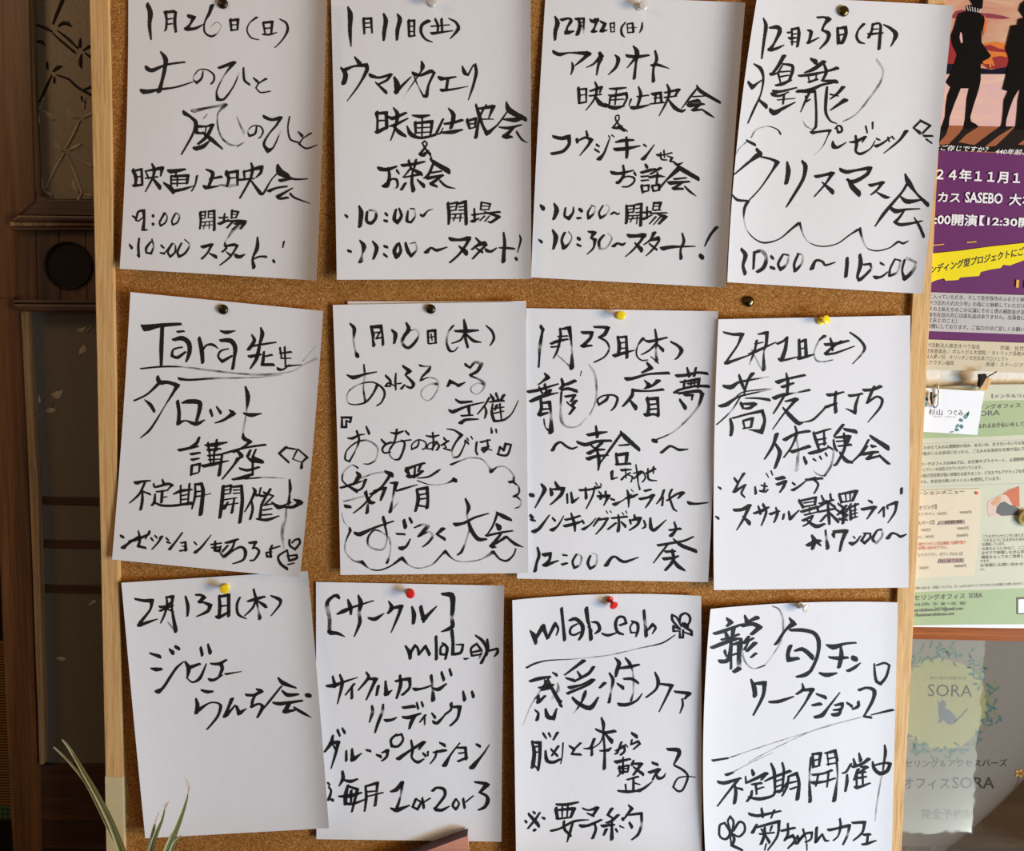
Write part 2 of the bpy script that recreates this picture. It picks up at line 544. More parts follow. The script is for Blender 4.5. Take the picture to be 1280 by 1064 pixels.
 3: '''@664,0
24:150,105,12 165,145,30 152,195,24 150,248,16
24:190,125,20 235,115,14 250,130,22 225,175,12 222,205,28 265,195,12
22:295,115,14 305,160,22 290,215,24
20:280,120 330,115,14 328,205,10g
11:305,140 325,138
11:305,165 325,163
22:370,125,16 385,135 410,125,30 400,165,12 385,198,20 410,195,12
20:435,135,14 462,150,20 440,195,22 475,188,8
12:495,145 500,200
10:500,148 520,142 520,200
8:500,172 518,170
9:500,200 522,198
13:590,140,8 565,175,13 568,215,16 585,232,7
9:600,150 605,200
12:605,150 635,145 640,200,16
9:605,175 660,172,5
12:605,205 640,200
14:695,142,9 692,175,14 678,205,6
26:140,325,22 175,340,24 240,330,10 360,335,30 330,365,20 275,410,8
18:255,392,10 262,420,18 250,465,8
20:430,335,24 440,350,26 390,400,12 345,422,6
20:435,370,26 420,410,16 410,468,10
26:525,345,10 545,370,26 530,420,18 482,468,6
24:640,290,12 662,325,30 655,400,14 645,490,20
24:600,350,22 660,355,22 735,345,14
18:655,360,18 600,425,6
24:775,320,14 785,370,20 765,430,14 765,508,22
18:755,410,18 790,405,20 862,428,6
22:295,550,18 300,600,20 300,645,14
14:300,560 345,555 345,640
10:310,595 340,592
16:300,645 345,638
22:400,515,12 412,550,18 395,620,12 342,690,6
14:370,570,14 440,545,18 430,580,10
14:365,600 440,590,10
26:400,600,12 430,645,30 465,662,22
15:490,555,10 530,555,18 595,548,10
12:535,555 530,590
18:485,595,10 500,600 595,585,20 600,610,14 580,655,12
14:530,595 525,655
12:500,625 580,620
14:465,655,20 520,675,26 580,662,12
16:495,610 490,650
12:625,620,12 612,660,6
22:672,545,12 685,590,20 665,665,16
14:665,605 735,595
22:630,675,26 680,670,18 740,655,8
18:760,590,22 810,580,18 815,640,16
12:770,615 810,610
16:745,650,10 830,640,12
16:780,590 775,645
22:850,530,12 865,570,20 850,630,14 800,725,6
14:835,580,12 925,560,18 900,600,12
14:835,610 910,600
26:860,625,12 900,675,26 940,695,20 965,685,8
18:940,680,5 1000,600,14 1040,550,12
26:1035,535,10 1060,570,24 1180,640,18
12:1010,605 1085,600
16:980,640,12 1045,630,24 1060,640
24:985,660,28 1080,650,14
14:1050,660,14 1010,690,18 1070,685,12
18:1070,685,10 1105,710,18 1145,735,6
12:600,820,10 560,790,12 530,750,10 530,725,7 548,720,8 550,745,8 510,800,12 540,800,18 570,785,8
20:545,795 580,815,18
26:140,855,20 190,865,24 235,855,28 238,900,20 200,945,20 130,962,20
24:285,870,18 290,890,18
24:345,820,12 352,850,18
18:285,885,10 340,860,16 375,875,26 360,905,16 305,972,6
18:410,905 425,915
18:400,935 425,950
16:490,870,8 455,960,14 425,995,28
11:485,850 495,862
11:505,845 520,855
20:530,890,12 570,880,22 640,875,14
24:525,935,24 590,930,24 680,912,10
24:595,860,16 600,930,22 598,985,18
16:530,935 550,925
16:705,905 720,915
14:770,905,6 730,960,14 700,995,26
16:790,970,18 830,968,10 880,955,10
12:830,940 835,985
12:810,955 815,995 850,1000,8
14:850,975,8 880,985,12 870,1005,10
@664,180
12:885,85,10 870,110,10 890,112,12 915,130,18 950,115,5
26:505,180,24 550,185,20 640,165,10
20:575,135,14 580,190,18 550,240,18 535,240,14
16:540,245,20 590,205,10 640,210,14 645,235,12 610,265,12 570,268,10
18:645,180 655,195
22:715,130,16 725,145,20
16:690,180,18 740,165,20 780,155,10
16:690,205 735,200
14:690,230 735,225
20:690,260 698,305
14:695,262 735,258 735,290
14:700,300 735,292
22:810,150,18 745,190,12
20:740,210,16 790,200 835,205,8
20:790,180,12 785,250,14
18:755,262 765,295
16:760,262 800,255 800,290
14:765,295 805,288
20:800,280,14 860,210,12 920,145,16
28:915,135,14 945,160,30 1045,218,26
18:920,160,26 850,225,8
16:895,220 970,212
24:865,245,26 990,235,12
18:940,245,14 890,280,20 950,280,14
16:960,265,10 990,295,16 1030,325,6
30:60,385,16 75,402,30
26:145,375,14 160,415,30 142,470,18
20:215,400,12 210,450,16 235,465,24 262,430,14 265,395,8
22:305,410 315,418
20:290,465 310,462
16:375,395,8 355,430,14 360,465,18 395,430,12g 400,390,8g 375,385,8
14:450,385,10 425,430,12 435,462,18 470,440,10g 490,400,8g 470,378,7g
16:500,440,12 520,428,14 540,440,12 552,432,8
22:595,385,14 600,440 595,495,18
14:600,390 645,385 640,430
10:605,410 640,405
12:605,430 640,425
16:655,380 690,375,16 685,510,20
11:655,405 685,400
11:655,430 685,425
11:610,450 680,445
11:612,470 680,462
10:640,450 620,490
10:665,445 660,500
16:725,395,12 725,465,14
16:700,430 750,422
18:700,470,18 755,445,8
14:770,365 760,410
14:765,370 810,368,18 800,412
10:770,390 800,388
14:765,415 810,412
14:745,435 850,430
18:790,440,10 840,455,24 800,500,14
14:780,455 740,500,8
12:810,455 765,505,6
24:50,600,12 65,612,20
26:135,540,14 155,585,30 140,655,16
18:210,555,16 192,600,16 205,650,24 240,620,12g 255,580,8g 235,550,8
22:295,590 302,595
20:290,630 310,638
22:360,550,14 395,555,26 375,590,12 400,600,22 390,650,12 350,690,6
20:455,570,14 425,610,18 430,655,18g 470,650,12g 505,590,10g 480,560,10g
20:515,640,22 540,622,14 570,630,18 590,618,8
28:610,575,26 660,575,22 705,570,30 690,600,16 640,660,12 590,705,6
24:650,620,12 690,662,30
18:770,555,24 745,600,12 705,630,8
18:740,605,12 795,590,26 800,605,14 760,660,12 718,700,6
16:740,625,12 785,660,16
22:820,655,28 870,645,22 930,642,14 1025,640,8
22:945,560,12 955,610,18 935,660,12 938,715,22
18:1160,520,20 1120,570,16 1085,640,8
28:1060,700 1070,710''',
 4: '''@910,0
20:222,115,10 238,160,24 225,260,18 212,365,12
24:262,175,14 310,170,28 325,195,26 290,270,14 262,312,26 300,305,18 350,282,8
18:400,180,12 402,280
16:375,205 400,200
18:400,185 440,175,16 445,210,20 435,290,18
12:400,215 435,210
14:385,240,20 435,235
12:395,265 435,260
18:500,190,12 520,200,24 510,250,16 500,270,16 570,235,8
24:560,110,14 600,108,14 630,120,30 600,160,14 590,190,14 630,210,26 620,255,20 575,305,8
18:685,175,16 692,268,24
18:690,178,14 735,172,22 738,210,22 715,265,22 690,270
14:695,220 735,212
14:850,150,18 815,190,12 805,230,16 822,262,18 855,272,8
16:905,150,14 900,190,14 880,235,18
16:905,155 940,145,14 955,160 950,240,20 945,305,20
12:900,185 940,180
14:880,215,18 970,205,10
20:975,155,10 1020,180,20 1050,215,30 1030,270,12 1018,290,6
20:165,402,12 205,430,24 222,490,14 205,590,10 160,690,14 125,770,8
20:128,515,18 152,545,28 185,520,12 215,500,8
26:195,625,16 240,665,28
24:350,350,26 310,420,20 270,470,14
28:270,465,22 310,455,10 340,410,10
20:340,400,12 400,410,20 405,440,20 385,500,18
20:315,460,14 330,520,10
14:320,450 390,445
14:330,480 380,470
18:300,535,14 340,525,22 395,500,14
28:275,590,22 320,600,16 380,575,8
22:290,575,28 340,570,16 430,548,10
18:350,600 345,650
10:310,625 420,615
26:265,690,26 290,705,34 340,680,20 420,640,8
26:520,370,18 550,388,34
22:600,385,26 540,430,24 480,455,10
18:445,475,16 530,465,20 600,450,12
12:500,465 510,510
12:555,455 550,500
16:505,515,14 560,495,14
18:600,400,14 615,450,20 590,505,14 680,510,26
18:610,445 640,440,16 685,425,22
16:430,575,14 520,560,22 590,530,16 650,520,10
20:440,570,20 520,570,26 545,570,16
18:520,560,16 490,620,14 455,700,6
14:545,570,14 552,680,14 550,790,16 530,815,10
10g:530,810 490,790 470,755
10:485,600 490,635,14 515,620,8
18:620,545,14 615,600,20 612,700,18 640,755,12 680,772,8
12g:720,760,8 800,715,10 880,620,14 950,520,14 970,440,14 930,375,18
20:720,545,24 690,580,18 640,620,8
24:735,625,30 690,655,18 640,690,8
14:640,590 690,600
16:145,860,10g 180,810,8g 250,790,6g 310,810,8 330,838,12
18:120,880,16 170,905,18
8g:120,885 70,930 40,990
24:525,830,24 560,825,14 640,815,16
16:640,815,16 625,850,6 590,920,5g 535,972,4g
14:680,800,12 690,830,14 712,820,14 710,795,14 690,785,12 672,805,10
24:655,885,12 662,915,30 690,920,16 740,890,6
14:762,890,10 800,885,20 860,855,16 840,890,8
16:798,850,14 805,900,20 800,945,16 830,962,18 890,930,8 920,880,6
14:862,790 872,830
14:905,765 905,805
16:930,868 950,875
20:925,915,22 960,900,14 1030,850,6
14:1000,860 1010,885
14:1030,860 1040,870
20:1115,820,24 1070,880,14 975,958,6
14:1205,755 1170,790 1160,800,10 1200,830,22
12:1205,755,16 1265,785,14 1215,835,12
14:1240,870 1275,895
14:1225,850,16 1280,850,12
@910,170
34:180,85,20 205,115,30
24:190,120,34 130,165,16 35,245,8
18:205,130,12 270,145,16 310,165,26 270,230,12 200,330,8 130,405,8
14:25,365,10 60,400,18 125,405,12
16:125,410,20 105,450,18 100,520,8g 120,590,6g 170,645,8 230,668,12 320,645,7 400,580,12 445,545,20
12:450,545,14 465,600,9g 500,660,6g 580,690,8 680,675,7 760,620,8 815,585,16
14:825,580,18 840,640,14g 870,700,7g 930,718,9 1010,700,7 1065,662,14 1095,672,14 1130,655,5
26:370,165,14 378,220,30 365,295,24
24:465,160,18 485,190,28 470,270,20 400,390,16 365,445,8
26:550,255,22 600,245,18 655,232,24 610,300,12 540,380,8
30:590,290,10 655,350,30
28:705,212,24 740,225,26 800,215,16 890,200,24 870,240,22 790,285,26 745,275,14
34:750,270,12 780,320,34 820,360,36
22:890,310,24 930,300,16 970,290,20 930,340,14 895,368,10
24:935,355,12 985,382,24 1010,382,10
30:1108,240,12 1130,290,34 1180,360,14 1250,430,26
16:1120,300,16 1090,350,14 980,480,20 920,565,8
34:1080,380,12 1120,410,30 1205,400,12
26:1010,445,18 1050,470,30 1110,460,14 1200,455,8
22:1105,460,12 1080,500,14 1045,540,20 1080,555,22 1180,540,14 1215,530,8
20:1165,510,8 1200,570,18 1225,630,18
24:85,710,20 110,745,28 95,810,18 108,860,24
22:165,735,18 160,830,14
22:165,730,18 210,720,22g 240,760,24g 225,820,24 185,850,20
18:272,755 282,765
20:270,822 288,828
14:345,740,14 315,800,16 330,835,20 370,800,16g 380,745,14g 350,740,10
16:440,740,14 415,800,16 420,845,18 460,800,14g 468,750,10g 435,735,10
20:525,830,26 550,780,16 590,785,16 610,808,14 670,790,8
22:745,765,20 745,800,22 738,878,22
24:825,745,20 830,800,26 810,880,16 820,900,22
20:825,900,22 860,870,16 895,830,16g 890,800,16 850,805,14
22:920,885,26 960,880,14 1000,850,8
18:955,795 975,805
12:1045,770,12 1015,830,12 1010,875,16 1060,850,14g 1080,780,14g 1045,770,8
14:1105,775,14 1090,840,12 1105,895,24 1160,840,22g 1175,790,16g 1120,765,20g''',
 5: '''@140,360
40:185,235,14 210,250,44 300,235,26 430,225,18
30:315,240,24 310,360,26 308,485,18
18:410,275 450,270
26:385,325,20 440,315,30 480,345,30 485,400,26 465,460,14
16:440,370,10 385,385,12 375,425,18 410,435,20 460,400,14
24:545,315,22 560,380,28 568,465,22
14:560,400,14 590,360,12 630,355,18 665,380,6
16:680,270,12 715,278,24 770,268,8
26:680,330,20 740,330,30 770,370,28 765,440,18 755,505,20
14:730,380,8 680,395,12 665,430,14 690,460,20 750,425,14
20:875,295,12 890,330,22 855,385,22
20:930,250,12 940,290,26 915,380,12 900,440
14:870,365,14 960,350,14 1025,340,10
14:860,430,22 930,415,14
20:925,370,12 905,440,22 865,505,10
22:950,400,14 945,450,20 940,480,20 1010,480,20
16:950,430,10 1000,418,14
16:1050,375 1060,430
16:1080,370 1085,480
12:1050,410 1120,400,14
12:1055,440 1120,440
20:1040,508,24 1070,510,12 1110,480,8
12:1085,490,14 1185,480,6
12:180,505,10 320,492,12 450,495,10g 650,520,14g 850,540,14g 1000,540,16g 1130,520,8g 1200,480,8g 1279,440,16g
12:420,568,20 480,575,14 650,565,14g 900,560,10g 1060,545,5g
5g:1190,460 1279,360
24:285,560,24 300,590,30 350,590,22 410,610,28 380,660,16 330,740,6 270,840,12 230,895,14 178,938,6
18:290,600,20 220,665,12 140,705,12
22:205,700,8 240,730,22 265,770,20
26:410,710,22 420,780,22 415,850,24
24:440,720,12 480,710,28 545,715,30 550,750,26 530,830,18
20:415,845,24 460,830,10 525,850,26 580,825,8
22:615,765 628,800
20:655,745,12 680,780,20
20:735,765,12 760,785,28 700,825,16 645,845,8
26:835,620,14 850,680,28 840,780,10g 820,900,14g
18:825,785,14 870,795,26 935,785,8
@140,530
14:545,85,16 530,120,20 490,150,20
20:420,165,20 470,155,18 540,140,12
18:495,190,18 550,180,14
16:500,225,18 545,215
22:500,260 495,320
16:505,260 550,250 545,300
14:500,315 540,305
22:600,120,16 610,175
22:655,100,14 650,165,22
18:585,135,14 640,130,26 720,115,10
14:600,165,18 680,155,12
14:610,185 620,260
14:600,200,12 690,190,14 670,320,22
16:640,170 635,260
12:605,225 680,220
14:570,265,22 640,250,22 730,230,8
24:820,60,10 825,90,26 865,110,22 830,140,14 760,180,10
14:700,185,14 830,150,14 960,130,14
26:780,165,16 810,200,28 800,215,12
14:790,215,24 760,260,14 690,345,10
18:865,165 850,200,20
14:900,160 880,205 930,235,26
18:845,205,12 875,230,22 940,235,26
18:880,210 880,320,14
18:800,280,16 850,290,18 920,270,14
18:880,310,12 840,330,26 755,348,14
10:830,345,8 950,335,12g 1080,340,6g
16:1090,145,18 1045,185,14 1105,240,14
10:1090,150,12 1160,160,12g 1130,220,8 1185,240
12:1165,160,10 1222,210,14 1190,240 1185,275,20
22:150,370,26 190,360,16 240,355,10
18:205,370,14 170,440,14 110,495,8
20:190,420,12 190,480,18 180,535,18
14:200,425,12 240,440,14
16:315,350,12 325,375,18
18:260,375,12 270,395,14 350,375,18 378,382,16 350,410,8
14:280,425,12 350,415
20:315,420 310,490,18
14:270,440 265,490,18 250,510,14
18:265,490,14 310,510,16 400,510,16 500,490,12
10:320,460 345,455
14:385,440,10 430,420,20 500,410,12
16:430,385,12 430,500
16:485,375,14 475,500
12:430,450 480,440
12:430,475 480,468
14:385,510,10 500,500,14
16:520,375,12 520,450 500,530
18:520,380,14 560,375,20 570,420,24 555,565,26
14:525,425 560,420
14:520,455 560,450
8:560,450 620,435
24:695,390 690,470 675,585,20
16:695,395 745,385,16 740,435
12:700,415 735,410
12:695,440 735,435
16:755,395 810,388,18 815,480,22 800,615,22
12:760,415 800,412
12:760,435 800,432
12:700,475 780,462
12:700,510 790,495
14:725,490 700,530,22
14:765,470 750,555,18
16:880,400,10 895,420,22 870,480,14 830,550,8
16:870,470,10 880,530 865,595,16
16:895,425 905,450
14:930,400,12 920,450
14:890,440,12 960,450,18 990,405,12
18:990,410 940,490
16:960,460,14 930,520
16:935,500 925,590,20
18:950,430 1010,450,10 960,500
14:945,510 1000,500
14:945,540 1000,530
14:940,570 1000,565
18:905,595,12 970,600,20 1045,575,8
18:1000,490,10 1040,520,28 1070,515,20
20:1110,350,12 1115,400,20 1110,440,10
26:1110,445,12 1105,500,20
24:1050,515,14 1130,520,20 1180,490,30 1140,475,14
14:1120,490,10 1060,515
14g:1090,530,12 1085,600,16 1070,640,24 1065,700,20 1075,780,8
20:55,700,16 70,708,18
20:70,775,26 100,750,16 165,705,12
18:110,735,16 160,720,20 230,690,14 235,670,12 210,720,8
18:165,670,10 175,720,16 165,765,18 210,775,16
16:245,715 258,730
16:270,700,12 282,712
16:310,705,20 290,740,12 250,785,8
16:340,715 355,728
16:345,740 365,745
14:440,680,10 400,735,12 360,785,18
12:430,745,10 460,740,14 462,790,20
10:440,765 460,765
14:425,795 470,785
14:515,740 530,755
12:620,695,6 560,770,14 520,805,20
18:645,735,14 645,790,20 670,795,18 680,765,12
14:620,755 685,745,10
14:625,775 680,770
16:710,745,14 750,735,20 790,720,12
14:770,725 750,780 700,830,16
10:725,760,12 680,810,16g 700,835,18g 760,790,12 810,770,16 835,800,22 820,850,14 755,875,8
14:860,745,16 900,738,18 880,780,10 900,775,14 920,800,16 890,850,12 865,855,12
14:1000,760,14 990,800,16 995,830,16 970,830,14 965,805,12 1000,800
14:985,785 1050,765,10
16:1110,725,14 1112,760,14 1145,785,14 1175,745,14 1170,720,14 1145,725,12 1125,745,10
14:1095,820,8 1110,855,16 1155,840,16 1155,820,14 1110,825,10
16:1080,800,10 1040,830,14 1055,875,18 1095,905,20
12:1060,810 1095,790 1110,850
12:1100,880 1140,870''',
 6: '''@408,365
20:150,200,14 175,230,24 170,300,12g 180,360,12g 190,395,22
24:192,392 196,402
20:278,215,14 292,265,22 292,300,14 298,335,22
20:285,220,20 340,215,24 350,260,14 355,330,18
13:305,255 340,250
14:310,292 350,285
14:335,250 315,290
22:410,240,14 432,265,26 425,320,16
24:500,195,14 515,235,26 485,280,20 475,320,20g 510,350,18 550,320,18 578,270,12g 560,235,8g 520,245,6
18:635,245 638,320
18:638,245 680,240 685,320
10:645,285 680,278
12:640,325 690,318
10:655,262 662,305
14:795,210,12 765,250,14g 752,310,14g 770,365,18 800,370,8 822,345,6
22:860,175,12 870,230,26 870,290,18 885,345,16
20:805,245,14 870,245,24 950,240,12
16:865,260,14 840,300,12 785,322,8
18:875,265,14 920,305,20 968,315,8
14:1000,212,10 1035,245,16 1048,290,16 1025,335,8
24:130,520,10 170,535,26 240,515,14 315,500,8
14:235,455,10 240,520,14g 232,600,10g 245,690,16
12:320,580,18 290,640,12 245,690,12 180,705,8 135,690,10g 135,630,10g 200,580,9g 290,565,10 350,600,14 365,640,14 345,690,10 315,712,8
12:372,525,16 400,555,16 400,590,10 370,590,12 390,570,12 430,590,8
14:435,510,10 432,560,14 435,612,10
22:480,465,16 520,495,26 495,520,12
16:500,525,12 545,575,22 530,600,16 500,590,12
16:470,605,16 490,580,10
12:445,575 470,570
20:585,460,16 610,465,10g 650,465,14g 640,490,20 600,530,12 590,555,12
14:590,555,10 640,535,8g 690,550,10g 700,590,10g 680,640,8g 640,680,7g 600,660,7g 595,620,7g 640,580,9g 690,575,18
22:760,590,16 775,560,24 810,575,16 825,585,22 868,565,7
20:870,455,20 900,475,12 930,440,18g 970,450,24g 945,495,20 900,520,16
14:900,525,12 950,545,14g 985,570,20g 980,610,12g 940,640,6g 905,620,8g 910,590,8g 950,570,10g 980,575,16
20:810,675,14 840,690,20 910,685,14
22:768,740,14 790,750,24 880,715,14 985,690,8
18:890,720,22 895,770,14
16:845,775 915,770
24:840,820,26 870,800,18 950,795,10
14:1020,660,14 990,710,12 945,765,8
16:990,715,10 1000,750,16 990,790,10
20:1025,640,10 1045,670,22
18:1060,635 1075,670
16:1110,645,20 1090,680,14
16:1020,690,10 1070,680,18 1110,680,14
16:1040,700,10 1035,760,18 1050,805,20
14:1065,710,20 1055,740
12:1045,730 1110,720
12:1045,760 1110,745
14:1085,700,12 1095,795,10
16:1050,808,16 1110,800,14 1160,760,8 1200,680,5
14:95,785,14 155,785,16 150,815,14
14:98,790 98,845,16 125,845,14 125,805,12 150,815
@408,520
14:135,140,10 165,140,18 205,120,12 240,115,7
14:190,95,14 205,150,14 185,210,9g 145,285,12 118,270,12 130,215,8 190,165,10 260,155,12g 320,200,14g 310,270,10g 270,300,9 235,300,6
16:250,68,12 268,110,18
16:345,150,14 370,175,16
12:410,165,14 370,180,14 350,210,12 365,232,12 400,225,10
16:405,105,10 440,110,18 480,95,10
14:440,85,14 430,150,12 400,210,8
16:495,95,12 515,115,16
14:470,155,14 490,170 480,220,14 455,270,14 420,270,9g 395,240,10g 400,200,8 440,165,8 530,150,10
12:580,155,8 570,190,12 535,210,10 535,180,8 575,150,9 620,165,10 620,200,10 600,210,8
13:625,125,10 665,130,16 705,120,9
12:665,105,12 670,160,12 665,215,10
12:690,165,12 660,205,10 630,205,9 640,175,8 690,160,9 705,190,14 690,215,12
14:735,140,14 755,160,12
13:720,185,12 765,155,12 735,175,12 750,195,8 735,205,10 775,215,12
14:755,82,8 800,90,12 845,120,20 810,165,12 785,220,12g 795,262,14g 830,250,12 865,180,8 870,155,14 890,175,12
12:880,140 890,155
12:905,130 915,145
16:940,165,14 935,220,12 945,240,14
14:965,165,14 1025,150,10
13:1005,150,10 1010,200,14 985,225,14 970,210,10 1000,205,10 1035,215,8
11:975,200 1020,190
14:1030,75,8 1035,105,16
14:1060,85 1065,105
14:1075,240,10 1085,195,14 1110,215,16 1120,175,16 1155,180,12 1130,245,14 1070,240,14
14:780,305,14 840,280,10g 900,262,12g 970,270,10g 1010,310,10g 1030,345,26
10:1030,350,20 1070,320,9g 1120,320,9g 1170,370,12g 1170,410,16 1145,415,18
10:1165,412,14 1200,440,12g 1205,480,10 1175,505,18
9:1190,505,12 1215,530,10g 1210,565,10g 1180,578,6
10:198,325,12 160,308,7g 110,350,10g 100,400,10 125,430,10
6g:95,600 110,660 140,695
18:145,700,12 150,720,20
10:150,720,14 120,790,8g 120,850,10g 170,905,10g 225,915,22
10:225,915,22 270,955,9g 330,965,9 400,940,9 470,890,20
10:475,890,22 520,935,10g 580,952,8g 660,930,10g 720,870,10 745,848,22
10:745,848,18 800,900,8g 880,912,9g 970,895,9g 1045,850,22
12:1045,850,16 1085,895,12 1130,905,14 1170,870,10 1185,830,8
26:190,355,16 205,375,30 170,430,14
22:90,450,14 140,435,16 245,400,12g
22:130,435,12 190,470,24
18:245,400,20 225,450,14 190,470
14g:110,535,10 170,520,12 240,500,10
24:120,565,24 150,568,20
22:240,480,14 275,540,26 300,540,16
16:250,470,12 260,540,14g 255,605,22
14:290,490,10 230,560,12 170,608,8
10g:200,395,8 300,360,10 370,350,14
26:370,350,18 410,368,32
18:400,370,20 350,440,14 300,480,20 275,490,14
18:300,470,14 370,450,18 350,500,20 340,528,12
18:400,420,10 440,420,22 430,460,14
14:430,430,18 415,520,12g 400,600,22
8g:410,590 450,540
18:430,450,10 440,470,10 470,460,16 570,430,6
24:500,335,30 520,370,16
22:510,330,20 560,310,14 615,295,14
18:555,320,12 550,385,16
18:590,310,16 575,345,14
20:510,380,24 560,375,18 600,345,20
14:570,390,7 640,380,12 690,350,16 712,335,8
14:570,405,8 650,430,8g 740,425,6g 800,400,20
26:798,398 808,405
20:565,460,16 575,520,24 558,595,16
22:570,460,16 630,450,22 635,520,18 630,575,22
14:580,495 630,485
14:585,520 630,515
16:575,560 635,570
30:180,735,22 210,740,28 300,700,14 420,658,10
22:355,635,20 370,680,20
13:365,680,14 380,760,12g 360,830,12g 310,835,12g 265,810,14g 262,760,12 300,715,10 350,730,10g 395,770,12g 400,850,12g 380,920,16
22:485,655,22 495,695,26
18:520,640,16 535,665,18
18:440,738,14 490,740,14
20:525,770,8 500,815,16 465,830,30
18:550,700,8 600,680,16g 635,690,26g 590,740,20 575,755,12 640,725,14g 665,750,16g 640,790,14 602,820,8
22:730,705,26 690,740,14 740,770,20
22:870,520,14 890,570,24 880,620,14g 895,700,12g 870,790,12g 845,850,16 820,870,10
26:805,680,26 860,670,18 930,635,14 1015,610,8
26:890,670,20 910,720,26 950,770,26 1000,770,14
16:1000,750,8 1040,690,12 1070,610,16
26:1065,605,14 1110,630,28 1155,650,18
30:1065,680,20 1080,698,38
18:1000,750,16 1090,730,14 1165,718,10
22:1090,740,14 1035,815,28 1060,820,10
16:1125,755,20 1060,800,12
18:1130,760,14 1180,800,20 1230,820,6''',
 7: '''@640,380
22:180,140,20 195,165,24
18:190,175,16 175,270,22g 172,330,12 168,395,12
18:300,155,14 305,200,18 285,290,14 260,340,8
18:300,160,10 355,150,22 365,200,14
22:360,150,24 375,280,10g 375,400,30
14:290,205 350,200
20:245,250,16 280,235,20 350,220,12
14:245,270 300,265
12:285,320,8g 340,370,10g 375,400,20
22:440,180,20 500,180,22 490,215,20 440,265,22 500,260,12
22:515,145,14 560,145,18 600,150,24 580,190,24 545,210,14 590,235,14 608,280,12g 580,330,10 515,365,10
22:660,205,14 672,260,24 665,320,18
16:665,210 715,205 720,335,20
12:675,245 712,240
12:672,280 715,275
18:640,325,24 690,310,20 765,290,8
14:820,215,18 785,265,10g 780,320,10 810,352,10 850,350,7
20:895,160,12 905,230,18 900,290,12g 905,355,22
16:825,225,10 860,235,20 970,210,12
14:900,250,16 860,290,12 810,318,8
16:905,250,12 945,290,22
14:870,330,7 915,370,10
20:995,238,14 1035,260,18 1060,290,26 1040,330,14 1020,348,8
26:205,435,12 225,460,26 180,495,10 165,505,8
20:100,550,20 160,540,20 290,500,10
16:205,505,18 220,560,12
14:200,560,12 240,540,20 235,560,14
18:170,520,12 190,560
24:118,610,20 160,590,26 200,575,22 290,555,8
22:310,470,16 320,510,22 300,530,14
20:315,510,12 350,500,20 395,480,22
18:310,540,14 350,530,20 405,545,22
22:180,600,18 185,650,20 170,690,20
20:190,620,14 235,615,22 245,700,16g 245,800,34
16:185,660 235,655
16:170,695,24 225,680,14
10:200,720,8 210,770,10g 245,802,20
16:310,550,14 305,640,12g 310,730,20g 345,768,14g 410,765,10g 470,710,6g
12g:485,695,8 520,620,10 530,520,14 515,430,16 480,380,10
6:435,420 428,450
18:335,580,16 395,570,16 370,610,16
18:400,605,20 375,635,20 390,650 360,690,14
14:345,615 365,635
13:600,580,16 590,600,18 545,630,14 535,600,12 570,575,10 630,570,12 660,590,16 645,640,14 620,668,8
26:845,370,16 870,400,26 815,430,14
24:715,470,26 760,465,20 850,440,14 980,432,20
26:830,480,10 860,510,26 840,520,12
24:915,480,28 880,510,16 830,530,12
22:755,540,20 850,545,12 945,535,18
20:755,535,16 750,575,22 695,640,14
26:740,605,14 775,650,30
18:845,590,22 855,640,18 850,690,24
22:850,595,18 910,590,22 915,650,16 915,700,20
16:860,630 905,625
16:860,660 905,655
22:835,695,26 880,690,16 915,695,18
24:1095,400,12 1110,450,22
22:1150,400,14 1140,450,18
26:1030,450,22 1090,445,20 1160,430,16 1220,435,20
22:1080,480,18 1075,520,14
16:1055,490 1170,470,20 1165,520,18
16:1100,500 1160,490
14:1120,475 1120,520
12:1145,470 1140,515
24:1020,555,22 1040,540,16 1140,515,16 1230,515,20
22:1040,560,16 1170,545,22 1190,565,24
18:1080,570,18 1130,570,16 1125,600,10
28:1050,600,16 1085,650,26
15:1190,565,24 1165,640,16g 1100,720,12g 1010,800,8g 900,850,10
26:885,855 900,858
20:255,915,22 275,880,18 305,865,14 340,890,16 375,905,14 410,893,8
26:525,765,14 535,830,22
24:475,820,20 530,810,24 595,800,10
26:410,865,18 460,880,24 530,860,20 620,855,16
20:490,880,12 520,905,14
20:560,870,20 520,910,16
18:480,935,26 520,915,18 580,910,12
22:475,970,26 520,955,20 600,945,12
20:530,900,14 545,980,22 540,1040,10
16:545,1005,8 620,900,16 685,810,16
30:680,800,14 710,835,30 795,910,24
16:670,885,10 730,880,14
18:650,935,14 660,1000,20
18:660,945,20 720,935,22 715,985,20
16:650,1005,14 740,998,16
20:935,930,18 985,890,16 1010,895,14 1045,912,18 1100,908,8
@640,530
14:625,300,22 625,345,14 660,335,8
14:685,290,18 745,285,10
10:710,280 715,340
10:740,305,10 700,330,8 685,350,12 720,320,8 755,330,10 745,365,8
12:775,255,8 785,320,12 790,370,8 800,410,12
10:760,310,8 810,295,10 760,345,8 820,300,10 835,335,10 815,365,8
14:840,310,14 895,280,16
14:850,280,10 855,345,14 905,355,8
10:885,270,14 885,310,8
26:118,445 130,447
20:185,380,16 205,410,26 175,470,14 145,525,8
22:270,365,14 290,400,26
20:240,405,14 250,440,26
24:250,410,12 320,405,26 310,440,22 260,490,12 240,505,8
14:345,440,14 348,495,12
16:370,430,14 380,490,20 420,460,7
18:425,415,16 490,410,14 550,395,16
18:460,400,12 465,465,20
16:520,390,10 505,450,12 465,530,8
10:525,370 535,385
10:555,375 560,390
12:545,425,12 560,445 555,470,16
20:540,455,20 605,450,22 575,510,8
14:585,425,16 590,450
18:620,470,16 640,475,14
20:640,505,24 690,480,8 750,440,6
18:720,415,10 730,450,20 730,520,8
18:715,465,14 755,455 785,440,12
8:745,410 760,425
16:830,420,16 870,410,12
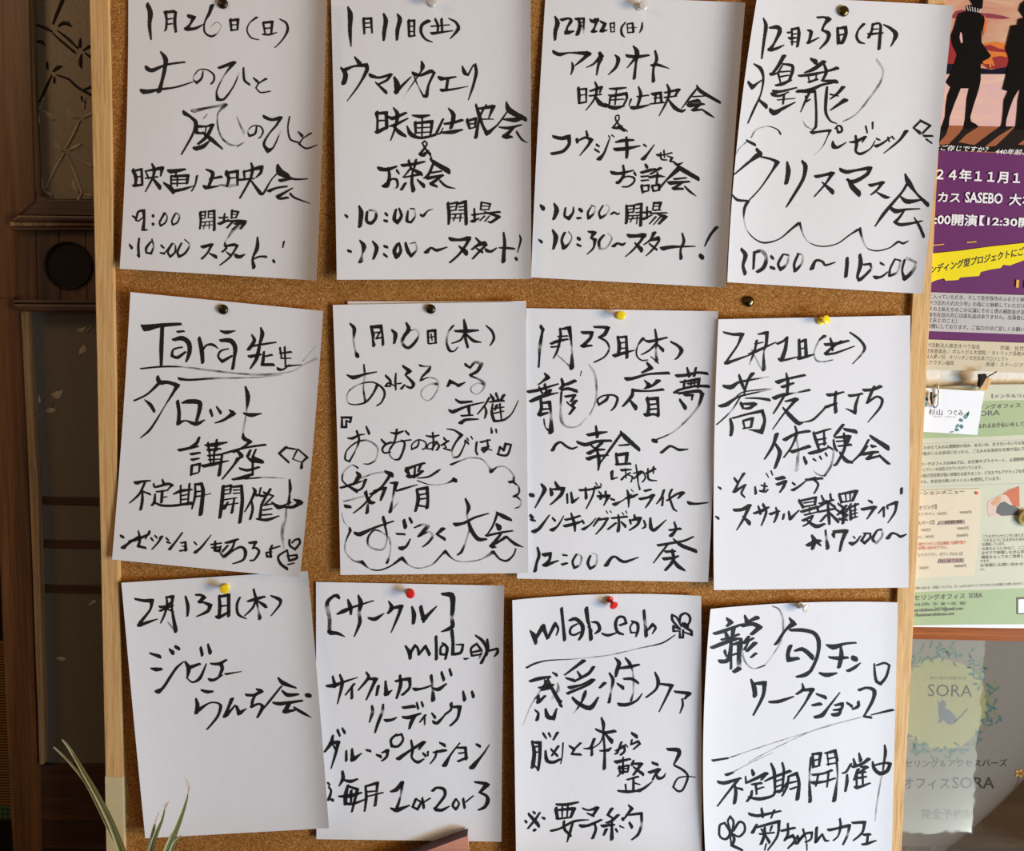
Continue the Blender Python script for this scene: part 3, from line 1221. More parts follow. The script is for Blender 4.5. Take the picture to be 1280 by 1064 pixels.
22:800,470,18 850,460,16 885,445,20 860,490,14 835,525,8
16:950,415,16 935,460,14 905,500,8
16:945,460,12 940,510,14
18:1000,410,14 985,450,14 1010,530,14 1030,545,10
18:970,480,12 1030,440,14 1070,430,22 1040,465,12
20:1105,495,24 1150,500,14 1225,492,8
22:118,575,22 130,585,18
20:120,600 145,605
26:135,675,26 170,655,20 235,570,8
18:255,590,14 270,605,16
18:250,665,26 285,640,12 325,575,6
18:335,600,16 380,590,14 425,575,14
18:330,640,20 390,625,20 435,610,12
18:370,560,12 390,620,20 395,670,12
14:440,605,14 450,620,14
18:445,660,20 490,630,10 525,590,6
18:545,590,16 510,640,10
18:545,600,14 600,590,14 570,640,14 525,690,8
9:590,545 600,560
9:615,545 622,555
16:625,590,14 720,580,14
18:665,570,12 670,620,16 665,670,22
14:650,620,14 600,660,12
16:685,615,12 710,640,20
9:690,555 700,570
9:712,545 720,560
20:765,570,12 770,590,20
14:735,600,12 745,625,12
20:740,605,12 800,590,24 785,630,16 735,665,10
14:825,605,12 835,640 815,655,8
18:865,590,14 870,650,24 890,665,20 965,600,6
20:1015,615,12 1025,660,16 995,700,24
20:985,665,14 1055,655,16
18:915,760,18 1000,745,16 1080,730,14 1135,705,10
24:1010,720,10 1060,760,24 1150,795,24
16:970,760,12 930,810,12 885,870,7
18:960,800,18 1020,795,14
18:950,845,22 1020,835,16 1040,825,12
22:1000,790,18 1010,850,22 960,915,16
26:1000,840,12 1040,890,26 1080,915,14
22:160,775,14 170,820,20 155,870,16 145,920,22
24:200,820,26 240,810,20 235,850,18 205,885,26 290,855,10
16:320,820 345,822
20:315,880 345,870
14:405,815,12 380,860,14 390,900,16 425,880,14g 435,830,14g 410,815,10g
16:490,825,14 475,870,18 490,905,16 525,880,14g 530,820,10g 500,810,8g
24:590,885,26 620,840,18 645,830,14 680,855,20 710,862,18 790,835,8''',
 8: '''@884,390
22:105,128,14 160,140,18 220,140,24 190,210,12 125,305,14 120,320,24 180,300,16 265,270,8
18:310,180,16 300,230,14 265,330,10g
18:320,140,10 375,130,22 370,200,18 355,250,10g 355,360,26
12:300,200 350,190
14:265,265,16 310,245,18 430,190,8
12g:280,240 330,340 350,370
22:440,200,16 480,180,14 500,160,16 490,230,22 470,290,26
20:455,300,26 490,300,14 570,280,8
20:575,175 580,290,22
16:580,190 615,175,18 620,270,22
12:590,230 615,225
18:570,295,16 620,280,18 670,265,8
14:735,150,20 700,180,12g 670,250,10g 680,300,12g 720,312,12g 785,300,6
20:770,165,12 780,200,20 785,240,14
24:740,205,20 800,200,20 885,180,14
18:840,180,10 780,225,16 740,260,18
16:740,265,18 800,258,14 920,215,8
16:895,130,12 950,170,16 985,220,18 970,260,12g 910,325,6
26:105,465,20 150,470,30 200,440,16 385,405,8g
22:200,395,14 215,440,22 235,490,14
20:285,385,24 255,430,16 230,520,10
14:175,535,8g 230,500,8 400,480,10g
28:80,590,20 120,580,26 200,530,12 400,485,8g
10:215,520,8 150,620,10g 60,705,8
26:240,540,8 320,540,14 390,550,20
20:210,570,18 225,600,18
18:220,575,14 300,575,24 270,600,18 235,605,14
20:145,670,16 155,720,24 150,770,20
16:160,665,12 250,640,14 345,620,22
20:345,620,22 360,680,18 340,750,28 260,735,6
16:225,680 235,725
16:230,680 285,665,18 275,720,16
12:225,730 275,720
24:495,385,12 505,440,20 500,520,16
28:440,440,28 500,420,16 610,395,16
18:470,470,20 540,445,14
22:420,540,26 470,520,22 560,505,10g 640,488,16
16:485,520,16 450,580,14 415,635,10
18:490,560,12 560,545,24 520,590,16 470,650,10 410,735,6
28:475,600,12 520,650,28 570,695,28 600,690,10
12:600,690,6 660,675,14 720,620,12 745,590,14
24:755,520,22 800,515,18 855,500,10
20:805,500,16 800,560,18 805,625,24
18:745,595,20 810,570,12
20:890,525,20 930,520,16 970,510,14
16:950,520,10 930,580,18 925,630,22 870,605,7
20:980,490,20 1040,485,18 1085,465,22
16:1045,465,14 1025,510,18 1000,570,14
16:1000,570,14 1060,530,14 1095,550,18 1080,600,14 1005,690,6
24:435,765,26 410,840,18 360,920,10
22:430,830,16 455,880,26 425,975,18
20:550,715,12 560,760,18 530,840,12 480,910,10
24:485,800,24 560,760,16 640,745,18
12g:555,780,10 570,860,16 560,990,24
24:530,875,24 580,860,18 640,840,22
22:605,910,16 620,945,22
22:665,755,16 680,800,20 700,860,16
18:680,760,16 740,740,14 775,730,8
14:690,800 745,790
14:700,830 745,820
14:730,740,12 735,830,16
22:640,885,20 700,870,24 755,850,12
14:755,840,12 790,870,14g 775,960,14g 735,1025,14
16:665,920 680,930
16:705,905 715,920
16:740,885 750,900
10g:730,1025,10 690,1015,10 665,990,6
22:850,705,18 820,745,20 795,775,12
22:860,735,20 930,748,26
18:790,800,12 800,850 815,870,12
18:800,785,14 890,780,24 870,830,20
14:810,810 880,805
14:820,840 900,830,16
18:855,760,14 860,850,18 810,950,16 795,960,14
22:830,880,14 870,930,26 905,940,18
12:905,940,10 960,885,14 1010,800,14
22:1020,775,14 1040,790,22 1130,850,32
14:960,900,8 1000,840,14
22:1030,840,22 1055,840,12
22:970,890,22 1030,880,20 1070,875,14
16:1040,880,14 1000,920,18 1080,900,14
20:1080,900,16 1130,945,20 1145,950,8
@884,540
18:70,345,10 85,355,16
20:170,290,14 190,315,18
14:230,260,18 200,310,12 170,375,20 240,330,12 225,360,12 215,385,14 235,408,12
16:300,345,12 305,385,18
14:340,335,12 375,340,12
14:360,320,10 355,365,14 330,370,12 365,375,12 380,360,10
10:370,260 385,285
12:400,245 410,270
24:435,295,20 480,285,24
20:440,330,20 490,310,22 480,340,18 455,378,10
16:535,320,14 550,330,14
20:535,365,20 570,345,14 620,305,8
18:680,285,12 650,295,16
20:620,300,16 720,290,16
18:670,300,16 695,330,14 670,385,10
20:55,530,12 70,540,18
24:170,490,20 220,485,22 265,460,24 230,540,16 185,615,7
24:225,530,12 265,570,28
20:295,510,16 350,490,20 385,470,12
18:320,465,12 335,510,20
18:350,455,18 370,500,16 340,585,10
20:395,515,18 450,495,14
18:430,475,12 440,510,18 420,565,12
16:480,515,14 475,545,14
18:510,500,14 520,545,20 575,490,8
18:575,430,18 600,470,20
16:590,430,14 680,410,16 675,450,16
12:605,445 670,435
14:600,470 680,455
18:590,500,18 690,470,18 695,500,14
14:610,520 695,500
12:640,475 640,505
18:600,555,18 660,525,14 640,565,12 600,590,10
22:620,550,12 680,590,26 735,575,14
18:715,400,12 730,430,16
16:770,390,14 775,420,14
18:705,450,16 790,425,14
16:700,470,12 750,440,14
16:745,430,12 800,470,18
20:700,500,14 800,480,14
18:755,450,14 760,510,20 765,575,16
16:710,560,14 745,520,14
20:770,510,14 820,560,22
18:825,390,16 840,440,18
18:830,390,14 935,370,20 910,430,18
12:865,385 870,430
12:895,380 895,425
14:840,440 910,430
16:820,450,14 860,480,20 815,520,12
18:800,480,14 870,530,18
18:870,460,16 840,500,18 880,520
16:830,545,18 875,550,14
20:855,490,14 850,570,20
18:900,450,12 870,500,14
20:895,480,14 900,545,22
16:900,470 945,450,14
12:905,495 935,485
12:905,515 940,505
14:905,540 940,530
14:925,450 925,530
16:1010,430,12 1030,440,18
20:970,485,20 1050,470,22 1030,500,16 1000,545,8
14:1105,470,14 1070,510,8
16:1105,475,14 1105,530,12
20:1125,465,14 1130,480,12
18:1130,460,12 1185,440,20 1175,500,14 1130,570,6
24:1215,355,18 1215,385,16
24:655,650,16 670,680,30 660,730,22
24:630,710,24 680,685,28 710,680,16
22:690,690,20 710,710,12
20:740,615,12 745,660,16g 755,725,26
20:790,640,26 795,660,12
22:795,625,20 870,620,26 845,680,20 830,745,14
16:915,655,10 925,665,10
24:900,700,28 930,690,14 960,650,8
14:990,640,12 965,680,16 985,695,18 1020,660,14 1020,635,12 980,635,12
16:1060,620,14 1035,670,18 1060,695,18g 1095,650,14g 1090,610,14g 1065,615,10
22:1130,665,24 1155,635,16 1185,640,14 1210,655,18 1245,640,8''',
 9: '''@150,710
24:95,195,14 150,205,20 200,205,26 190,260,14 125,345,20 120,360,24 160,345,20 235,320,7
16:290,180,10 295,230,16 280,290,14 255,345,9
20:290,185,12 330,180,22 325,250,14 350,395,26
18:250,245,18 290,240,16 320,215,12
18:250,270,14 330,235,14
14:290,255,12 335,275
12g:300,340,8 345,395,20
22:410,180,14 425,240,22 422,300,14
20:475,170,14 505,170,16 525,185,26 495,215,18 520,215,14 565,235,26 550,270,20 480,305,8
22:620,175,16 625,240,22 620,305,20
18:625,180,16 680,170,22 680,300,22
14:630,240 675,235
20:610,310,28 640,300,18 685,270,10
14:750,185,12 732,230,16 740,290,18 790,318,8
22:835,135,14 850,190,18 865,260,12g 875,315,24
20:800,210,14 850,195,22 905,180,14
14:850,200,14 830,250,14 780,300,8
22:860,205,10 910,240,26 920,245,10
18:945,175,12 1000,200,24 1000,230,14 945,300,7
22:190,535,14 250,555,24
22:195,630,12 225,635,26 260,632,18
22:310,510,14 330,530,28
22:350,495 368,505
24:400,585,8 350,630,16 270,750,18 235,775,32
18:410,590,16 430,630,28 420,690,10
14:420,690,8 455,715,12 500,690,20 540,600,8
24:430,625,24 500,600,16
18:505,500,18 515,545,20
20:550,480,14 565,530,26
20:570,600,14 620,600,20 665,575,14
18:630,600,26 640,630,22 620,680,14
24:560,700,22 590,700,18 640,670,10
16:660,665,14 760,648,5
20:510,765,14 545,775,22 580,772,14
26:475,820,14 485,860,26 480,905,28
20:490,890,24 560,845,10 610,845,12 630,865,20 610,930,16 545,1010,10
26:700,820,24 680,870,18 655,930,24
20:665,925,20 720,860,10 730,870,18 745,910,26 790,880,8
20:790,795,18 840,795,18 885,770,24 855,760,14
16:850,790,12 830,830,18 825,870,18
18:820,870,16 870,850,14 895,870,24 860,935,14
14:890,890,8 930,840,14 1010,740,12
28:990,690,14 1020,720,28 1100,750,12
28:1170,798 1185,798
26:1015,770,14 1050,795,26 1115,790,14
26:960,845,16 1000,850,24 1140,830,14
22:1060,845,26 1030,900,26 1090,890,14
22:1090,875,16 1140,905,20 1195,935,6''',
 10: '''@392,720
30:155,130,30 130,125,18 90,160,22 85,200,30g 100,260,24g 100,350,24
24:100,355,30 150,360,22 195,380,7
28:215,150,12 230,195,28 235,240,14
26:150,240,12 190,220,26 250,195,14 375,155,8
28:280,125,14 295,170,30 285,230,20g 290,290,22 255,380,8
24:345,265,16 385,270,26 440,235,7
24:470,160,10 490,200,26 465,235,14
22:480,205,16 550,190,24 530,250,18 485,355,7
28:615,195,14 628,240,28 625,295,22
30:670,195,24 680,240,26 690,285,20
28:690,270,30 730,230,18 770,190,7
30:805,115,18 865,125,36 870,200,28 865,260,22g 870,310,26 850,330,24 800,350,8
24:575,440,14 600,480,26 605,515,22
20:600,490,20 635,435,16 650,450,16 660,490,20
18:660,490,14 700,440,18 725,490,22
24:765,380,18 768,450,18 768,520,20
16:820,425,14 795,450,14 795,490,16 825,490,14 835,460,8
18:805,420,12 835,450,20 825,520,16
26:865,345,22 872,420,20 870,490,22
18:870,490,20 920,480,18 935,430,14 890,430,8
12:945,520,16 970,515,6
14:985,480,12 1050,465,16 1020,425,14 985,455,14 990,500,14 1050,490,10
20:1015,375,14 1060,410,20 1080,470,12 1050,545,20
20:1085,400,16 1090,450,20 1080,500,14
16:1090,470,14 1150,455,14 1150,480,18 1130,505,8
14g:1050,480,14 1035,520
30:85,690,18 130,685,26 200,660,14 275,635,6
22:120,630,14 135,690,24
20:165,620,14 180,670,22 150,800,8
18:255,675,14 200,745,10
22:240,690,14 240,765,18
22:330,605,14 345,635,20 280,715,10
18:345,645,14 390,645,24 365,700,18 330,775,10
22:405,690,20 395,745,16
24:450,660,14 455,740,28 490,715,8
24:515,660,16 555,650,18 600,645,24 600,700,16 555,745,16
20:540,625,18 545,680,22 520,765,14
26:630,710,24 680,705,14 740,685,10
22:735,625,20 745,700,14g 748,775,30
22:740,700,10 780,710,24 830,675,12
20:800,605,18 815,650,20
18:850,585,16 862,620,18
18:365,815,16 370,850,22g 350,915,10
24:435,805,14 430,850,20g 400,930,18 385,980,12
20:450,905,22 490,900,18 520,885,8
26:560,825,18 630,815,22
16:645,795,14 655,830,16
16:675,790,14 685,815,16
22:560,885,18 600,885,24 670,860,12
20:630,880,24 610,920,22 600,955,14
16:700,870,14 665,915,10
14:695,890 695,930
20:740,860,12 760,885,20
24:750,915,22 775,920,20 830,860,8
20:860,800,22 860,835,14 825,865,14
18:870,820,14 915,820,24 900,890,16 855,938,12
20:935,725,14 945,775,24
20:990,725,16 1000,755,22
@392,851
20:150,310 165,345
18:180,300,14 195,325,20
22:120,345,16 110,390,24 70,445,14
22:110,390,22 155,385,24 140,450,18 110,550,8
18:120,400,10 145,440,18
18:205,440,14 205,500,18
24:240,430,16 245,495,28 300,455,8
20:330,435,14 355,440,18
20:395,465,14 420,475,22
20:428,452,10 463,437,22 458,475,16 428,502,12
14:520,335,12 485,370,16 490,410,18 530,410,16 560,370,14 550,335,14 500,350,10
22:530,490,26 600,440,16 690,385,22 660,430,12
20:610,375,14 620,430,18 615,480,14 650,510,20 690,490,10
14:685,455,14 700,470,18
16:715,445 715,470
14:770,440,14 760,480,12 730,520,8
18:790,390,14 820,405,22
22:750,450,12 800,440,20 830,435,14
24:915,390,8 860,460,12 820,530,30
14:895,420,12 950,420,18 955,490,20
14:910,455 945,450
18:905,505,16 960,480,14
22:1020,400,16 1040,410,20
24:1100,400,5 1060,460,12 990,545,32
22:180,570,18 185,610,24 160,660,8
22:185,620,14 230,630,22 275,615,12
20:90,640,14 100,650,14
16:95,665,14 110,690,14 95,745,20
20:115,745 120,748
26:215,655,16 200,720,26 200,770,24
22:215,660,14 275,680,20 260,740,18 240,820,12
22:160,725,14 230,720,26 300,700,12
20:205,770,20 250,770,16 330,740,10
20:235,690,20 235,760,14
18:325,660,14 330,730,18 320,815,12
18:330,660,14 400,640,20 395,700,16g 385,780,20
14:340,695 395,690
14:335,725,10 435,700,10
26:485,695,14 520,680,26 555,635,22
22:555,640,22 545,720,12g 520,800,20
22:485,800,14 520,810,28 600,780,10
16:640,740,16 620,790,14 650,805,16 675,760,14 640,740,10
20:680,735,14 690,795,18
12:690,760,10 730,735,10
20:745,690,18 770,670,16 815,680,22 820,720,18 760,800,14
24:760,805,24 800,810,20 850,785,8
16:890,740,14 870,780,16 890,805,16 910,770,12 890,740,10
20:935,740,16 945,795,16
14:950,760,10 1000,720,8
24:1010,635,14 1050,640,20 1085,650,30 1040,700,16 1080,720,18 1090,750,26 1070,790,20 1030,810,10''',
 11: '''@632,740
24:155,245,12 180,280,34 190,320,22
22:190,290,20 235,215,28 262,290,18
18:265,290,16 310,200,22 330,230,14 318,272,8
26:350,105,20 360,200,18 370,300,22
24:400,180,14 440,170,24 480,210,26 480,260,22 460,300,14
14:450,200,10 410,225,14 405,260,16 430,270,14 470,250,10
28:505,105,26 515,180,22 525,215,16 535,295,26
24:540,190,10 575,195,20 588,235,22 560,262,10
12g:515,220 540,240 530,270
22:605,262,14 640,272,18 690,258,10
20:715,210,14 755,195,16 740,160,16 705,160,16 688,200,20 700,250,20 735,265,14
18:790,185,14 825,200,20 828,240,18 815,280,10
12:800,190,10 780,220,10 785,255,12 820,255,10
24:865,118,18 872,190,20g 880,275,24
16:880,250,10 920,205,20 938,225,16 918,262,8
16:1100,220,8 1070,160,14 1040,145,14 1045,180,16 1095,235,10
14:1090,200,10 1095,150,16 1130,135,14 1155,165,16 1140,205,12 1100,205
12:1090,235,10 1050,215,16 1050,245,14 1090,245,8
18:1090,250,10 1090,285,16 1110,285,14 1110,240,14
18:1105,200,18 1120,220,16 1160,245,18 1165,270,14 1110,250,10
24:1120,200,20 1140,215,20
14:132,475,12 180,450,12 260,430,8 450,418,4g 650,395,7g 850,350,7g 980,320,9 1060,270,6
24:155,560,18 200,545,24 280,530,14
18:295,505,10 320,520,20
18:270,540,12 210,630,12g 160,710,8g 110,830,6g
20:210,600,14 300,580,14
24:245,555,14 270,600,24 225,615,14
24:205,650,18 205,690,24 250,650,12
16:245,650 230,670
26:270,560,16 310,640,24 340,690,26 350,680,10
12g:325,570,10 330,610,20g 290,670,10
24:185,740,12 205,760,16 198,800,22
24:250,735,16 265,780,30 300,790,26 320,730,10
18:340,705 350,715
22:490,430,24 450,460,18 370,520,10
20:380,540,14 430,555,22
22:450,500,12 470,530,20
22:550,470,20 520,510,20 440,555,14
22:400,600,24 480,580,14 545,550,22
20:550,550,22 520,580,14 400,630,18
20:400,630,14 390,635
22:500,620,14 495,640,24 470,700,12 425,760,7g
28:420,665,18 460,700,26 530,725,30 580,660,12
22:590,600,14 620,570,22
24:650,510,14 672,550,22 660,620,12g 648,690,20
26:685,415,10 710,445,26 695,500,24 690,530,14
22:750,415,12 775,445,22 795,500,10g 800,620,12g 785,680,14
22:700,480,12 770,470,22 835,455,14
18:740,545,14 790,545,20 830,570,16
26:700,575,14 735,600,24
20:710,705,24 760,705,22 820,680,14 855,635,6
24:935,505,12 955,560,24 940,610,14 880,660,12
20:960,575,14 1040,585,22 1010,650,14 960,750,7
20:1060,625,16 1150,635,24 1120,670,12
14:1105,670,12 1108,710,14 1090,760,6
@632,851
18:235,330 255,360
18:270,330 282,350
16:325,325,18 300,370,12
24:165,380,14 180,450,24 170,540,26
20:170,385,14 215,390,24 215,470,20 205,560,16
16:180,415 210,410
14:180,450 210,445
14:200,550,14 180,530
22:250,440,14 260,500,24 300,510,20 345,490,14
18:330,410,16 290,470,12
18:285,430,14 325,470,16
12:360,390,10 355,470,8 345,520,6
22:400,410,14 430,430,20
20:470,390,14 430,430,12 415,460,14 470,462,16
22:555,365,18 530,420,16 490,425,8
18:540,410,12 540,465,18
22:600,235,14 612,270,22 612,330,12 620,440,14 618,550,22
22:565,305,14 620,325,20 685,315,20
18:615,330,12 590,390,8 530,430,8
20:620,330,12 665,380,28
20:590,440,10 640,435,20 660,420,10
16:690,440,12 740,410,18 745,440,14 720,465,14
16:725,385,14 700,450,14 685,460
12:750,400 765,415
18:790,330,18 820,350,24
14:790,370,12 785,400,12 830,380,16 840,395,14 800,430,10
18:690,510,24 780,490,14
16:735,480,10 735,580,16
16:710,535,12 715,570,14 760,570,14
14:715,540 770,530 765,570
14:705,550 770,550
20:800,500,14 790,530,14
18:790,520,14 850,520,20 800,590,14
18:800,540,12 860,585,22
12:720,580 700,600
18:760,620,12 830,600,14
16:800,610,14 800,690,16
22:705,690,14 760,695,20 820,690,14
14:750,650 755,690
14:805,640 840,650
26:830,690,24 870,670,16 920,630,6
20:920,515,18 950,525,20
18:900,575,20 960,555,22 930,600,14 920,620,12
18:945,590,12 955,610,22 985,605,14 1000,580,6
26:1015,430,20 1080,435,28 1085,460,24 1055,520,12
16:1055,530,14 1110,560,16 1140,600,14 1110,680,12 1080,692,14 1048,665,12 1080,610,10 1150,600,8 1190,605,5
18:145,835,18 195,890,24 210,910,20
18:215,825,12 185,870,16 140,925,12
18:175,822,14 182,828
18:125,878,16 130,884
18:232,858,14 242,862
18:178,938,16 185,932
22:320,775,16 380,775,20 455,760,12
20:315,800,24 325,860,20
14:320,810,14 430,800,22 410,850,18
14:355,790 355,850
14:390,785 385,850
16:320,865 410,855
22:285,940,16 340,925,14 430,880,16 520,870,7
20:365,880,16 370,930,20 410,970,14
14:420,890,14 400,960,18 385,1010,7
16:485,800,14 520,810,12 575,795,22 550,840,16
16:510,830,10 550,845,18
24:470,910,24 520,905,18 600,870,14
14:555,890,14 565,930,16 545,985,18
20:665,800,20 640,840,16 670,860,14
20:705,840,18 660,880,18 630,890,12
20:605,910,22 640,905,18 680,900,14
20:665,890,14 665,990,24
14:630,930,20 615,965,14
18:690,930,16 700,945
24:770,780,12 790,800,20 745,860,12
22:770,840,14 850,830,18 850,900,18g 830,960,16 790,995,10
18:735,865,24 735,870
24:775,890,16 790,915,22
14:715,910 740,920''',
 12: '''@876,740
26:165,170,20 190,190,28 165,215,16
26:85,262,20 130,250,24 240,210,16 270,200,10
20:150,240,14 165,280,26
26:205,230,28 200,265,24
20:130,300,14 200,280,16 240,265,14
24:275,150,14 290,190,30 280,210,14
24:300,185,14 355,160,28
22:260,215,18 320,200,26 370,220,30 320,265,22
28:70,350,22 120,330,26 200,300,24 250,290,10
22:150,370,20 160,400,14
24:190,320,20 185,380,26 165,430,26 120,435,26
22:200,330,14 240,320,26 240,480,30g
20:190,400,14 190,480,16
20:180,400,12 230,385,14
24:210,500,24 240,480,30
14:250,300,24 260,380,14g 280,440,12g 330,480,10g 400,460,8
22:300,280,18 270,320,20 330,290,14
24:340,320,26 290,370,20
24:345,385,18 315,410,14
16:275,360,16 305,300
10g:450,90,10 490,110,12 515,180,14 505,300,8 440,410,6 395,465,10
30:555,165,12 580,200,34 530,240,16 480,315,20 465,330,14
26:560,240,18 640,240,24 710,260,26 738,310,26 730,400,20 690,490,20 650,520,26 600,532,14
26:560,340,26 545,390,24 550,425,30 610,415,20
22:590,370,14 640,360,26 700,410,30
24:790,335,16 830,345,34 900,325,16 970,318,12
24:875,340,14 880,400,28 865,470,24
22:805,410,16 860,415,24 920,410,16
34:955,415 968,420
24:745,510,16 790,520,28 850,508,12
22:920,495,20 960,475,20 998,445,8
22:1085,450,10 1090,520,16 1100,560,20 1125,575,20 1160,530,16 1180,460,14 1150,445,14 1100,460,12
28:315,550,14 335,600,30 340,650,28
22:340,575,18 400,570,28 390,650,20 330,770,12
26:430,690,16 490,685,22 580,655,10
26:635,575,10 640,610,20 600,640,14
22:640,615,18 700,610,24 650,700,12 582,795,6
22:725,640,14 780,660,24
22:700,710,16 750,700,22
22:870,630,7 800,720,14 760,770,26 715,785,20
20:840,710,14 885,700,22 880,730,16 830,740,12
18:875,740,16 860,765,26 825,770,22
16:840,740,12 880,735
18:915,695,14 945,715,20
22:985,690,20 985,715,20 950,735,12
26:990,615,18 1040,600,16 1085,620,26 1075,680,20 1020,780,12
18:1020,780,14 1065,785,18
9:1065,770,7 1190,740,16 1205,738,12
14:75,1055,16 170,1040,12
6g:170,1040,8 500,930,5 870,820,5 1000,785,8
5g:300,1064,5 500,960,5 750,850,4 1000,785,5
@876,851
5g:170,590,12 300,520,5 450,450,5
20:160,590,20 200,575,14
26:110,635,20 150,640,24 250,610,14
22:230,625,18 170,700,14 105,785,10
20:215,660,14 220,700,22 212,765,22
18:220,670,12 260,680,18
20:320,560,14 330,585,26
22:280,600,10 285,640,14 350,610,20 410,580,24 380,620,14
16:320,650,14 380,640,16
18:345,650 350,710
18:320,690,14 315,720,18 290,755,14
14:350,680 395,665
24:300,730,14 370,740,22 450,720,16 470,690,10
24:440,520,14 460,570,22 465,690,14
16:510,515,14 520,560 510,690,14
22:400,630,10 440,610,16 560,565,20
14:470,630 510,615
14:470,665 510,650
24:460,700,14 490,690,18
20:490,700,14 540,640,14
18:550,600,14 540,660,16 510,720,12
20:550,600,14 600,580,20 615,640,20 605,740,26
16:555,640 600,630
16:560,680 600,665
20:700,460,14 705,540,20
18:700,460,14 750,455,20 740,530,14
14:710,500 745,490
14:715,540 745,530
20:780,455,14 840,440,22 855,500,18
12:790,450 800,530
14:795,490 840,480
14:790,525 845,515
18:690,480,14 680,600,12g 685,755,24
16:850,500,14 855,600,10g 835,750,26
20:700,590,16 770,580,14 820,560,16
20:700,640,24 780,630,14 840,610,12
16:735,590 720,660
16:800,570 790,665
22:940,520,14 910,570,14 885,580,10
20:915,590,14 915,630,20 905,690,16
20:955,490,12 965,525,22
22:990,455,12 1000,500,24
18:950,540,20 1010,520,18 1050,490,24
22:985,555,20 960,620,14
18:1000,540,14 1040,540,20 1000,570,14
16:980,580,14 1030,570,14
18:985,610 1035,600
22:970,670,24 1010,660,16 1060,640,10
18:1010,560 1015,655
18:975,570 975,660
20:1150,405,12 1155,450,20 1145,520,12 1135,600,8g
22:1075,510,14 1085,550,22 1120,580,26 1165,565,22 1185,520,20 1150,515,14 1085,530,12
12g:1130,600 1100,780,10 1090,880,8
24:305,835,20 360,845,20 500,815,12
20:380,800,14 390,850,20
16:460,810,14 440,860,10
20:350,900,14 325,950,22
16:340,920,14 490,880,20 480,970,14 420,1060,10
20:400,920,16 400,960,18 380,1020,18
16:370,960 460,950
16:380,930 390,945
16:445,910 435,940
22:400,960,14 430,1010,20
12:395,990,10 370,1025,8
12:410,1020,10 400,1060,8
16:115,960,14 120,905,14 150,890,14 185,950,18 160,990,16 125,980,14 115,950,10
16:190,950,12 170,880,12 185,850,14 205,880,14 200,930,14 190,960
16:205,940,14 240,885,16 270,895,14 275,940,14 240,975,14 205,960,12
22:190,950,16 210,990,18 195,1030,20 260,1060,16
14:185,970 190,1020
22:505,940,16 545,930,16 590,920,14
20:545,895,14 545,960,16 525,1000,14
18:530,990,14 575,970,20 590,1000,18 545,1050,10
18:605,975,20 615,1000,16 650,965,12
14:600,1020,20 650,960,14 695,950,16 690,990,12 655,1010,12
12:640,930,14 660,1000,10g 665,1060,8
18:725,920,18 720,1010,18 760,960,12 780,1000,16 800,1000,10
20:800,935,20 850,925,16 930,905,20 920,960,16g 890,1025,12
20:870,865,14 875,910,16 860,970,10 830,1000,10
16:950,890,16 1025,885,20 1010,950,14 955,1000,10
16:1020,965,18 1060,960,16
18:1045,970,14 1040,1015,16
18:1010,1025,14 1040,1020,18 1095,1000,10''',
}

# ---------------------------------------------------------------- strokes
def parse(data):
    out = []; ox = oy = 0
    for ln in data.strip().splitlines():
        if ln[0] == '@': ox, oy = [float(q) for q in ln[1:].split(',')]; continue
        head, body = ln.split(':')
        dry0 = 0.0
        if head[-1] in 'gd': dry0 = .62 if head[-1] == 'g' else .5; head = head[:-1]
        w = float(head); pts = []; exp_w = []
        for tk in body.split():
            q = tk.split(','); d = dry0
            if len(q) > 2:
                ww = q[2]
                if ww[-1] == 'g': d = .62; ww = ww[:-1]
                ww = float(ww)
            else: ww = w
            if len(q) > 1 and q[1][-1:] == 'g': q[1] = q[1][:-1]; d = .62
            exp_w.append(len(q) > 2)
            pts.append([ox + float(q[0]) / 5, oy + float(q[1]) / 5, ww / 5, d])
        _ln = sum(sqrt((pts[i][0] - pts[i + 1][0]) ** 2 + (pts[i][1] - pts[i + 1][1]) ** 2) for i in range(len(pts) - 1))
        if _ln < w / 5: exp_w = [True] * len(exp_w)
        if len(pts) > 1 and not exp_w[0]: pts[0][2] *= .86
        if len(pts) > 1 and not exp_w[-1]: pts[-1][2] *= .68
        if len(pts) == 1: pts.append([pts[0][0] + .4, pts[0][1] + .4, pts[0][2], 0])
        out.append(pts)
    return out

def split_corners(pts, lim=radians(78)):
    res = []; cur = [pts[0]]
    for i in range(1, len(pts)):
        cur.append(pts[i])
        if 0 < i < len(pts) - 1:
            a = Vector((pts[i][0] - pts[i - 1][0], pts[i][1] - pts[i - 1][1])); b = Vector((pts[i + 1][0] - pts[i][0], pts[i + 1][1] - pts[i][1]))
            if a.length > 1e-6 and b.length > 1e-6 and a.angle(b) > lim:
                res.append(cur); cur = [pts[i]]
    res.append(cur)
    return [r for r in res if len(r) > 1]

